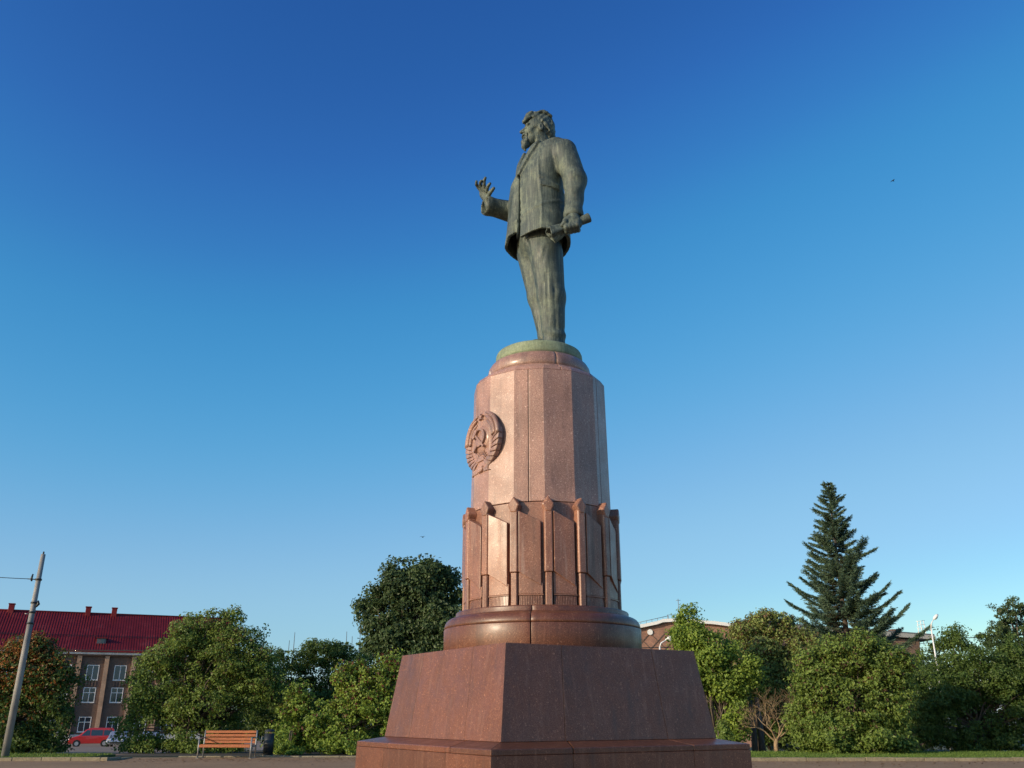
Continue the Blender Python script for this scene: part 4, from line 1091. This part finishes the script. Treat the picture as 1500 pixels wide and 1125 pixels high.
r_ = np.random.RandomState(9); nL = 700
pL = np.stack([np.concatenate([r_.uniform(-14, -3, nL//2), r_.uniform(5, 22, nL-nL//2)]), 32.4-np.abs(r_.normal(0, 1.6, nL))+np.concatenate([np.full(nL//2, 2.0), np.zeros(nL-nL//2)]), np.full(nL, .014)], 1)
aL = r_.uniform(0, 6.28, nL); tL = np.stack([np.cos(aL), np.sin(aL), r_.uniform(-.1, .3, nL)], 1)*.05; bL = np.stack([-np.sin(aL), np.cos(aL), r_.uniform(0, .4, nL)], 1)*.035
VL = np.stack([pL-tL, pL+bL, pL+tL, pL-bL*np.array([1, 1, 0])], 1)
fl = mesh_np('fallen_leaves', VL.reshape(-1, 3), np.arange(4*nL).reshape(-1, 4), M['leaf'], None, False); tag(fl, 'dry fallen leaves scattered on the paving by the kerbs', 'leaves', kind='stuff')
aF = fl.data.color_attributes.new('leafcol', 'FLOAT_COLOR', 'POINT'); fF = np.ones((nL, 4, 4), np.float32); fF[:, :, :3] = (np.array((.22, .13, .05))*(.6+.9*r_.rand(nL))[:, None])[:, None]; aF.data.foreach_set('color', fF.ravel())

# ================================================================== BENCH, BIN
bp = P(331.5, 1109, 34.9); bench = empty('park_bench', (bp.x, 34.9, .008), math.radians(-3), 'orange slatted park bench with grey metal legs and armrests', 'bench')
W2 = .94
for i, z in enumerate((.88, .76, .64, .535)):
    MB().box(-W2, W2, .22+.05*(z-.5), .26+.05*(z-.5), z-.045, z+.045).build('back_slat', M['bench_wood'], bench, bevel=.006)
for i, y in enumerate((-.24, -.12, 0.0, .12)):
    MB().box(-W2, W2, y-.05, y+.05, .425, .46).build('seat_slat', M['bench_wood'], bench, bevel=.006)
MB().box(-W2, W2, -.305, -.27, .36, .45).build('seat_slat', M['bench_wood'], bench, bevel=.006)
for sx in (-1, 1):
    x = sx*(W2-.06+.09)
    MB().tube([(x, -.27, 0), (x, -.27, .66)], .03, 8).build('leg', M['steel'], bench)
    MB().tube([(x, .28, 0), (x, .24, .45), (x, .27, .93)], .03, 8).build('leg', M['steel'], bench)
    MB().box(x-.03, x+.03, -.30, .27, .66, .695).build('armrest', M['steel'], bench, bevel=.008)
    MB().box(x-.025, x+.025, -.24, .24, .375, .42).build('seat_bracket', M['steel'], bench, bevel=.004)
    MB().box(x-.05, x+.05, -.33, .34, -.004, .012).build('foot_plate', M['steel'], bench)
q = P(396, 1108, 36.4); bin_ = empty('litter_bin', (q.x, 36.0, .012), 0, 'dark round litter bin beside the orange bench', 'litter bin')
full = [2*math.pi*i/24 for i in range(25)]
MB().sector([(.01, .05), (.185, .05), (.19, .80), (.01, .80)], full).build('body', M['dark_metal'], bin_)
MB().sector([(.01, .86), (.20, .86), (.20, .89), (.13, .95), (.01, .96)], full).build('lid', M['dark_metal'], bin_)
for a in (0, 90, 180, 270):
    c, s = math.cos(math.radians(a+45)), math.sin(math.radians(a+45))
    MB().tube([(c*.17, s*.17, .79), (c*.17, s*.17, .87)], .012, 6).build('lid_post', M['steel'], bin_)
MB().sector([(.01, 0), (.21, 0), (.20, .05), (.01, .05)], full).build('foot', M['kerb'], bin_)
MB().tube([(-.19, -.03, .45), (-.27, -.04, .45), (-.27, -.04, .70), (-.19, -.03, .70)], .012, 6).build('handle', M['steel'], bin_)

# ================================================================== CONCRETE POLE, WIRES, LAMPS, BIRDS
D = 31.0; pb_ = P(6, 1113, D); pb_ = Vector((P(6, 1113, D+2.2).x, D+2.2, .09)); pt_ = P(63.5, 812, D+2.2)
pole = empty('concrete_pole', pb_, 0, 'tapered grey concrete pole standing in the grass at the left edge', 'pole')
h = pt_-pb_
MB().tube([(0, 0, -.15), h*.5, h], [.130, .108, .080], 16).build('shaft', M['pole'], pole, fix=False)
MB().tube([h+Vector((0, 0, -.02)), h+Vector((0, 0, .10))], [.035, .028], 8).build('top_pin', M['dark_metal'], pole)
def on_pole(py):
    zz = P(50, py, pb_.y).z; s = (zz-pb_.z)/h.z; return h*s
for py in (849, 883, 897, 913):
    c = on_pole(py); MB().tube([c-Vector((0, 0, .03)), c+Vector((0, 0, .03))], [.118]*2, 14).build('band', M['dark_metal'], pole)
c = on_pole(849)
br_ = MB().tube([c, c+Vector((-.38, -.05, .02))], .02, 6).build('bracket', M['dark_metal'], pole)
MB().tube([c+Vector((-.22, -.04, -.06)), c+Vector((-.25, -.04, .02)), c+Vector((-.22, -.04, .2))], [.03, .045, .025], 8).build('insulator', M['dark_metal'], br_)
c2 = on_pole(885); MB().tube([c2+Vector((.12, -.05, -.1)), c2+Vector((.2, -.05, 0)), c2+Vector((.16, -.05, .12))], [.04, .055, .03], 8).build('insulator', M['dark_metal'], pole)
MB().tube([c2+Vector((-.1, -.05, -.35)), c2+Vector((-.22, -.08, -.35))], .02, 6).build('clamp', M['steel'], pole)
a0 = pole.location+c+Vector((-.36, -.05, .02)); a1 = P(-120, 828, 32)
mb = MB().tube([a0.lerp(a1, i/8)+Vector((0, 0, -.10*math.sin(i/8*math.pi))) for i in range(9)], .013, 5)
tag(mb.build('overhead_cable', M['cable'], None, fix=False), 'thin dark cable running left from the concrete pole', 'cable')
# far cable behind the trees
f0, f1 = P(20, 952, 63), P(1480, 932, 75)
mb = MB().tube([f0.lerp(f1, i/30)+Vector((0, 0, -.5*math.sin(i/30*math.pi))) for i in range(31)], .032, 5)
tag(mb.build('overhead_cable', M['cable'], None, fix=False), 'distant grey cable strung across behind the trees', 'cable')

def lamp(name_label, base, hgt, arm, sc=1.0):
    L_ = empty('street_lamp', base, 0, name_label, 'street lamp', 'white street lamps')
    MB().tube([(0, 0, 0), (0, 0, hgt*.5), (0, 0, hgt-.3)], [.09*sc, .075*sc, .06*sc], 10).build('post', M['white_paint'], L_)
    MB().tube([(0, 0, hgt-.32), (arm*.15, 0, hgt-.05), (arm*.7, 0, hgt+.18)], [.055*sc, .05*sc, .045*sc], 8).build('arm', M['white_paint'], L_)
    hd = MB(); p0 = Vector((arm*.6, 0, hgt+.15)); p1 = Vector((arm*1.45, 0, hgt+.38))
    hd.tube([p0, p0.lerp(p1, .3), p0.lerp(p1, .7), p1], [.07*sc, .15*sc, .16*sc, .07*sc], 8); h_ = hd.build('lamp_head', M['white_paint'], L_)
    MB().tube([p0.lerp(p1, .3)+Vector((0, 0, -.11*sc)), p0.lerp(p1, .72)+Vector((0, 0, -.12*sc))], [.10*sc, .11*sc], 8).build('lamp_lens', M['lamp_lens'], h_)
    return L_
g_ = gpt(1378, 43.6); tp = P(1362.5, 912, 43.6); g_.x = tp.x; lamp('white street lamp rising out of the dark shrubs at the right', g_, tp.z-g_.z, .30, .50)
g_ = gpt(966, 62); tp = P(966, 941, 62); g_.x = tp.x; lamp('white street lamp in front of the red brick gable', g_, tp.z-g_.z, .7, .9)
def bird(px, py, D, span, label, rz, m='bird'):
    o = empty('bird', P(px, py, D), rz, label, 'bird', 'birds in the sky')
    mb = MB(); mb.tube([(-.16, 0, 0), (-.08, 0, .01), (.04, 0, .02), (.12, 0, .02), (.18, 0, .01)], [.008, .04, .05, .03, .006], 8); mb.build('body', M[m], o)
    for s in (-1, 1):
        v = [(.06, 0, .03), (-.05, 0, .03), (-.02, s*span*.28, .10), (.07, s*span*.26, .11), (-.05, s*span*.5, .04), (0, s*span*.5, .045)]
        v2 = [(a, b, c_-.008) for a, b, c_ in v]
        MB().add(v+v2, [(0, 1, 2, 3), (3, 2, 4, 5), (7, 6, 9, 8), (8, 9, 11, 10), (0, 3, 9, 6), (3, 5, 11, 9), (5, 4, 10, 11), (4, 2, 8, 10), (2, 1, 7, 8), (1, 0, 6, 7)]).build('wing', M[m], o)
bird(1308, 265, 70, .5, 'tiny dark bird flying high in the upper right sky', .4)
bird(619, 787, 80, .5, 'tiny dark bird flying above the round maple', 1.2)

# ================================================================== LEFT BUILDING
u_ = Vector((math.cos(math.radians(23.5)), math.sin(math.radians(23.5)), 0)); ang = math.atan2(u_.y, u_.x)
OA = Vector((-70.6, 130.0, 0))                        # facade point seen at the left picture edge
BZ = -2.1
bl = empty('office_building', (OA.x, OA.y, BZ), ang, 'long brown brick building with tan pilasters and a steep red metal roof', 'building')
# local frame: x along the facade (right), y away from the camera, z up from the ground
nrm_b = Vector((-u_.y, u_.x, 0))
def fu(px, py):
    """facade coordinates (x along, z up) seen at a pixel"""
    d = P(px, py, 1.0)-Vector((0, 0, EYE)); o = Vector((0, 0, EYE)); den = d.dot(nrm_b)
    t = (OA-o).dot(nrm_b)/den; q = o+d*t; return (q-OA).dot(u_), q.z-BZ
x_p = [fu(p, 985)[0] for p in (113.5, 153.5, 194)]; sp = (x_p[2]-x_p[0])/2
zE = fu(130, 953)[1]; x0b, x1b = -34.0, 30.0
print('pilasters', x_p, 'spacing', sp, 'eave', zE)
zt1, zb1 = fu(136, 974)[1], fu(136, 996)[1]; zt2, zb2 = fu(136, 1007)[1], fu(132, 1029)[1]; zt3, zb3 = fu(160, 1050)[1], fu(160, 1072)[1]
print('rows', zt1, zb1, zt2, zb2, zt3, zb3)
wx = x_p[0]+sp*.5; wx = fu(135.5, 985)[0]; ww = 1.62
bays = [k for k in range(-9, 5)]
wall_top = zE-.75
# wall with real openings: build as strips around the windows
wb = MB(); T_ = .45
xs = []
for k in bays: xs.append(wx+k*sp)
rows = [(zb3, zt3), (zb2, zt2), (zb1, zt1)]
zz = 0
for (a, b) in rows:
    wb.box(x0b, x1b, 0, T_, zz, a)
    prev = x0b
    for x in xs:
        wb.box(prev, x-ww/2, 0, T_, a, b); prev = x+ww/2
    wb.box(prev, x1b, 0, T_, a, b); zz = b
wb.box(x0b, x1b, 0, T_, zz, wall_top)
wb.box(x0b, x0b+.4, T_, 14, 0, wall_top); wb.box(x1b-.4, x1b, T_, 14, 0, wall_top); wb.box(x0b, x1b, 14, 14.4, 0, wall_top)
wb.build('wall', M['brick_brown'], bl)
MB().box(x0b-.02, x1b+.02, -.10, -.005, 0, .9).build('plinth', M['plaster'], bl)
MB().box(x0b-.02, x1b+.02, -.42, T_+.02, wall_top+.003, zE-.55).build('frieze', M['brick_brown'], bl)
MB().box(x0b-.3, x1b+.3, -.75, .3, zE-.545, zE-.22).build('cornice', M['plaster'], bl, bevel=.04)
MB().box(x0b-.3, x1b+.3, -.95, -.1, zE-.215, zE-.02).build('gutter', M['roof_red'], bl, bevel=.04)
for k in bays+[5]:
    x = x_p[0]+sp*k
    if x > x1b: continue
    MB().box(x-.30, x+.30, -.40, -.004, .9, wall_top).build('pilaster', M['brick_tan'], bl)
def win(x, a, b, arch, open_r, rn):
    f = MB(); fw = .09
    f.box(x-ww/2, x-ww/2+fw, -.03, .10, a, b); f.box(x+ww/2-fw, x+ww/2, -.03, .10, a, b)
    f.box(x-ww/2+fw, x+ww/2-fw, -.03, .10, a, a+fw); f.box(x-ww/2+fw, x+ww/2-fw, -.03, .10, b-fw, b)
    f.box(x-.045, x+.045, -.03, .10, a+fw, b-fw)
    if arch: f.box(x-ww/2+fw, x-.045, -.02, .09, b-.75, b-.67); f.box(x+.045, x+ww/2-fw, -.02, .09, b-.75, b-.67)
    w_ = f.build('window', M['white_paint'], bl)
    MB().box(x-ww/2+fw, x-.045, .04, .06, a+fw, b-fw).build('pane', M['glass'], w_)
    MB().box(x+.045, x+ww/2-fw, .04, .06, a+fw, b-fw).build('pane', M['glass'], w_)
    MB().box(x-ww/2-.06, x+ww/2+.06, -.08, .12, a-.08, a-.003).build('sill', M['plaster'], w_)
    if rn.random() < .6: MB().box(x-ww/2+fw, x-.1, .26, .30, a+fw+rn.random()*.5, b-fw).build('curtain', M['curtain'], w_)
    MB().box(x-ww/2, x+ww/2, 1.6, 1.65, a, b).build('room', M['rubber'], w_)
rn = random.Random(3)
for x in xs:
    win(x, *rows[2], False, 0, rn); win(x, *rows[1], True, 0, rn); win(x, *rows[0], True, 0, rn)
    for j in (-.6, -.2, .2, .6):
        MB().box(x+j-.09, x+j+.09, -.12, -.004, zt2+.12, zb1-.16).build('spandrel_pier', M['brick_brown'], bl)
# roof
zR = fu(140, 901)[1]
def roof_pt(x, s, lift=0):      # s 0 eave .. 1 ridge
    return Vector((x, -.9+8.6*s, zE-.02+ (RH)*s+lift))
d_ = P(140, 899, 1.0)-Vector((0, 0, EYE)); o_ = Vector((0, 0, EYE)); t_ = ((OA-o_).dot(nrm_b)+7.7)/d_.dot(nrm_b); RH = (o_+d_*t_).z-BZ-zE+.02
print('roof rise', RH)
rf = MB().add([roof_pt(x0b-.4, 0), roof_pt(x1b+.4, 0), roof_pt(x1b+.4, 1), roof_pt(x0b-.4, 1), (x1b+.4, 16.3, zE-.02), (x0b-.4, 16.3, zE-.02)], [(0, 1, 2, 3), (3, 2, 4, 5), (0, 5, 4, 1), (0, 3, 5), (1, 4, 2)])
roof = rf.build('roof', M['roof_red'], bl)
sm_ = MB(); x = x0b-.3
while x < x1b+.4:
    a, b = roof_pt(x-.02, 0, .0), roof_pt(x+.02, 0, .0); c_, d2 = roof_pt(x+.02, .995, 0), roof_pt(x-.02, .995, 0); up = Vector((0, -.03, .05))
    sm_.hexa([a, b, c_, d2, a+up, b+up, c_+up, d2+up]); x += .36
tag(sm_.build('roof_seams', M['roof_red'], roof), kind='stuff')
MB().tube([roof_pt(x0b, 1, .05), roof_pt(x1b, 1, .05)], .13, 6).build('ridge_cap', M['roof_red'], roof)
gr_ = MB(); 
for lf in (.22, .34): gr_.tube([roof_pt(x0b, .33, lf), roof_pt(x1b, .33, lf)], .025, 4)
x = x0b
while x < x1b: gr_.tube([roof_pt(x, .33, 0), roof_pt(x, .33, .36)], .02, 4); x += 1.2
gr_.build('snow_guard', M['dark_metal'], roof)
for px in (8, 123, 162):
    x = fu(px, 897)[0]*1.0 + (0); x = x*(1+.04)
    ch = MB().box(x-.38, x+.38, 7.1, 8.0, zE+RH-1.2, zE+RH+.85).build('chimney', M['roof_red'], roof, bevel=.03)
    MB().box(x-.45, x+.45, 7.02, 8.08, zE+RH+.853, zE+RH+.98).build('chimney_cap', M['roof_red'], ch)
for px, py in ((30, 934), (147, 937), (257, 941)):
    x = fu(px, py)[0]*1.015; b0_ = roof_pt(x, .18); w2 = .62
    y0, zb_ = b0_.y, b0_.z; ht = .75; y1_ = y0+ht/RH*8.6+.15
    dm = MB().add([(x-w2, y0, zb_-.1), (x+w2, y0, zb_-.1), (x+w2, y0, zb_+ht), (x-w2, y0, zb_+ht), (x-w2, y1_, zb_+ht), (x+w2, y1_, zb_+ht)],
             [(0, 1, 2, 3), (3, 2, 5, 4), (0, 3, 4), (1, 5, 2), (0, 4, 5, 1)]).build('dormer', M['roof_grey'], roof)
    MB().box(x-w2-.15, x+w2+.15, y0-.18, y1_+.1, zb_+ht+.004, zb_+ht+.10).build('dormer_roof', M['roof_red'], dm)
    MB().box(x-.03, x+.42, y0-.03, y0-.005, zb_+.1, zb_+ht-.1).build('dormer_window', M['glass'], dm)

# ================================================================== RIGHT BUILDING (red brick, behind the shrubs)
D = 92
def w_at(px, py, D=D): return P(px, py, D)
A0 = w_at(905, 920); GZ = G(D)
br = empty('brick_hall', (A0.x, D, GZ), 0, 'red brick hall with white roof edge and railing behind the right shrubs', 'building')
def loc(px, py): q = w_at(px, py); return (q.x-A0.x, q.z-GZ)
# gable front outline
o1 = [loc(860, 927), loc(933, 917), loc(962, 911), loc(970, 908), loc(990, 907), loc(1045, 911), loc(1090, 917)]
wallp = [(o1[0][0], 0)] + [(x, z-.28) for x, z in o1] + [(o1[-1][0], 0)]
MB().prism(wallp, lambda p: Vector((p[0], 0, p[1])), lambda p: Vector((p[0], 16, p[1]))).build('wall', M['brick_red'], br)
tm = MB()
for (a, b) in zip(o1[:-1], o1[1:]):
    tm.hexa([(a[0], -.45, a[1]-.27), (b[0], -.45, b[1]-.27), (b[0], -.003, b[1]-.27), (a[0], -.003, a[1]-.27), (a[0], -.45, a[1]+.05), (b[0], -.45, b[1]+.05), (b[0], -.003, b[1]+.05), (a[0], -.003, a[1]+.05)])
tm.build('white_trim', M['white_paint'], br)
rt = MB()
for (a, b) in zip(o1[:-1], o1[1:]):
    rt.hexa([(a[0], 0, a[1]-.275), (b[0], 0, b[1]-.275), (b[0], 16, b[1]-.275), (a[0], 16, a[1]-.275), (a[0], 0, a[1]+.06), (b[0], 0, b[1]+.06), (b[0], 16, b[1]+.06), (a[0], 16, a[1]+.06)])
rt.build('roof', M['roof_grey'], br)
# raised brick lattice on the gable
c0 = loc(952, 926)
for s in (-1, 1):
    for q in range(-3, 4):
        xm, zm = c0[0]+q*1.5, c0[1]-1.6
        pts = [(xm-s*1.6-.06, zm-1.6), (xm-s*1.6+.06, zm-1.6), (xm+s*1.6+.06, zm+1.6), (xm+s*1.6-.06, zm+1.6)]
        def zmax(x):
            return np.interp(x, [p[0] for p in o1], [p[1]-.32 for p in o1])
        t_ = 1.0
        while t_ > .05 and zm+1.6*(2*t_-1) > zmax(xm+s*1.6*(2*t_-1)): t_ -= .05
        pts = [(xm-s*1.6-.06, zm-1.6), (xm-s*1.6+.06, zm-1.6), (xm+s*1.6*(2*t_-1)+.06, zm+1.6*(2*t_-1)), (xm+s*1.6*(2*t_-1)-.06, zm+1.6*(2*t_-1))]
        dep = -.05 if s > 0 else -.035
        MB().prism(pts, lambda p: Vector((p[0], dep, p[1])), lambda p: Vector((p[0], .0-.002, p[1]))).build('brick_rib', M['brick_brown'], br)
MB().tube([(c0[0], -.12, c0[1]), (c0[0], -.05, c0[1])], .28, 16).build('round_plaque', M['white_paint'], br)
# railing on the roof
rl = MB(); xa, za = loc(926, 912); xb, zb_ = loc(984, 899)
for lf in (.0, -.55): rl.tube([(xa, 2, za+lf), (xb, 2, zb_+lf)], .025, 4)
for i in range(8):
    s = i/7; x = xa+(xb-xa)*s; z = za+(zb_-za)*s; rl.tube([(x, 2, z-1.3), (x, 2, z)], .022, 4)
rl.build('railing', M['steel'], br)
x, z = loc(1000, 872); xq, zq = loc(1003, 905)
an = MB().tube([(xq, 3, zq-.5), (xq, 3, z)], .035, 5); an.tube([(xq-.25, 3, z-.15), (xq+.25, 3, z-.15)], .02, 4); an.build('antenna', M['steel'], br)
x, z = loc(985, 896); MB().tube([(x, 3, z-1.6), (x, 3, z), (x+.5, 3, z)], .04, 5).build('vent_pipe', M['steel'], br)
# longer rear wing
D2 = 105
A1 = P(1120, 912, D2); wg = empty('flat_roofed_building', (A1.x, D2, G(D2)), 0, 'low brick building with pale flat roof edge glimpsed beside the spruce', 'building')
l2 = lambda px, py: (P(px, py, D2).x-A1.x, P(px, py, D2).z-G(D2))
xa, zt = l2(1092, 911); xb, zt2_ = l2(1345, 931); 
MB().prism([(xa, 0), (xb, 0), (xb, zt2_-.5), (xa, zt-.5)], lambda p: Vector((p[0], 0, p[1])), lambda p: Vector((p[0], 14, p[1]))).build('wall', M['brick_brown'], wg)
MB().prism([(xa, zt-.495), (xb+1.6, zt2_-.495), (xb+1.6, zt2_-.05), (xa, zt-.05)], lambda p: Vector((p[0], -.7, p[1])), lambda p: Vector((p[0], 14, p[1]))).build('roof_edge', mat('weathered_concrete', (0.30, 0.30, 0.29), 0.8), wg)
MB().prism([(xa, zt-.045), (xb+1.6, zt2_-.045), (xb+1.6, zt2_+.12), (xa, zt+.12)], lambda p: Vector((p[0], -.6, p[1])), lambda p: Vector((p[0], 14, p[1]))).build('roof', M['roof_grey'], wg)
x, z = l2(1329, 922); MB().box(x-.6, x+.6, 3, 4, z-1.2, z+.3).build('chimney', M['brick_brown'], wg, bevel=.02)
x, z = l2(1360, 912)
am = MB()
for q in (-.5, 0, .5): am.tube([(x+q, 2, z-2.4), (x+q*.7, 2, z+.4)], .04, 4)
for q in range(7): am.tube([(x-.5, 2, z-2.2+q*.42), (x+.5, 2, z-2.1+q*.42)], .03, 4)
am.build('aerial_frame', M['white_paint'], wg)

# ================================================================== VEHICLES
def wheel(parent, x, y, r):
    t = MB().tube([(x, y-.10, r), (x, y+.10, r)], r, 18).build('wheel', M['rubber'], parent)
    MB().tube([(x, y-.112, r), (x, y-.10, r)], r*.62, 14).build('rim', M['silver_paint'], t)
def vehicle(name, loc_, rz, prof, glassp, width, m, label, cat, group='cars parked near the office building', roof_in=.12, wb=(-1.35, 1.3), wr=.32, lamps=True):
    """profile in x-z; x negative = front"""
    v = empty(name, loc_, rz, label, cat, group); hw_ = width/2
    mb = MB(); n = len(prof); vs = []
    for y, k in ((-hw_, 0), (-hw_+.06, 1), (hw_-.06, 1), (hw_, 0)):
        for (x, z) in prof:
            ins_ = roof_in*max(0, (z-.95))/.8
            sx = x*(1 if k else .985)
            vs.append((sx, y + (ins_ if y < 0 else -ins_), z if k else z-.02*(z > .5)))
    fs = [tuple(range(n-1, -1, -1)), tuple(range(3*n, 4*n))]
    for r_ in range(3):
        for i in range(n): fs.append((r_*n+i, r_*n+(i+1) % n, (r_+1)*n+(i+1) % n, (r_+1)*n+i))
    b = mb.add(vs, fs).build('body', m, v, bevel=.03, seg=2)
    for gp in glassp:
        for sd in (-1, 1):
            pts = gp
            def fy(p, off): 
                ins_ = roof_in*max(0, (p[1]-.95))/.8
                return Vector((p[0], sd*(hw_-ins_+off), p[1]))
            MB().prism(pts, lambda p: fy(p, -.02), lambda p: fy(p, .012)).build('side_window', M['glass'], v)
    for x in wb:
        for sd in (-1, 1): 
            MB().tube([(x, sd*(hw_-.22), wr), (x, sd*(hw_+.006), wr)], wr*1.16, 18).build('wheel_arch', M['rubber'], v)
            wheel(v, x, sd*(hw_-.08), wr)
    if lamps:
        fx = min(p[0] for p in prof)
        for sd in (-1, 1):
            MB().box(fx+.02, fx+.16, sd*(hw_-.30)-.16, sd*(hw_-.30)+.16, .62, .80).build('headlight', M['lamp_lens'], v, bevel=.03)
        MB().box(fx-.01, fx+.1, -.5, .5, .35, .52).build('grille', M['rubber'], v)
        rx = max(p[0] for p in prof)
        for sd in (-1, 1): MB().box(rx-.06, rx+.012, sd*(hw_-.14)-.07, sd*(hw_-.14)+.07, .75, 1.1).build('tail_light', M['red_paint'], v)
    return v
vanp = [(-2.15, .30), (-2.18, .62), (-2.05, .84), (-1.25, 1.06), (-.62, 1.62), (-.35, 1.78), (.2, 1.84), (1.95, 1.82), (2.10, 1.70), (2.16, .95), (2.16, .32)]
vg = [[(-1.02, 1.08), (-.22, 1.08), (-.22, 1.62), (-.52, 1.60)], [(-.10, 1.08), (1.0, 1.08), (1.0, 1.62), (-.10, 1.63)], [(1.12, 1.08), (1.92, 1.10), (1.88, 1.60), (1.12, 1.62)]]
q = P(132, 1094, 100); vehicle('parked_van', (q.x, 100, G(100)+.012), math.radians(24), vanp, vg, 1.75, M['red_paint'], 'red parked van with its nose behind the orange tinged maple', 'van')
carp = [(-2.1, .28), (-2.14, .55), (-1.95, .76), (-1.05, .92), (-.35, 1.38), (.1, 1.46), (.9, 1.43), (1.55, 1.05), (2.05, .95), (2.12, .60), (2.1, .30)]
cg = [[(-.85, .95), (.05, .95), (.05, 1.36), (-.30, 1.33)], [(.14, .95), (1.3, 1.0), (.85, 1.34), (.14, 1.36)]]
q = P(172, 1092, 98); vehicle('parked_car', (q.x, 98, G(98)+.012), math.radians(105), carp, cg, 1.72, M['silver_paint'], 'silver parked car right of the red van, half behind the big shrub tree', 'car')
q = P(218, 1092, 101); vehicle('parked_car', (q.x, 101, G(101)+.012), math.radians(115), carp, cg, 1.72, M['silver_paint'], 'pale parked car hidden behind the big shrub tree, seen through the leaves', 'car')
vehicle('parked_car', (-23.2, 42.6, G(42.6)+.012), math.radians(92), carp, cg, 1.72, M['dark_paint'], 'dark parked car in the shade under the orange tinged maple', 'car')
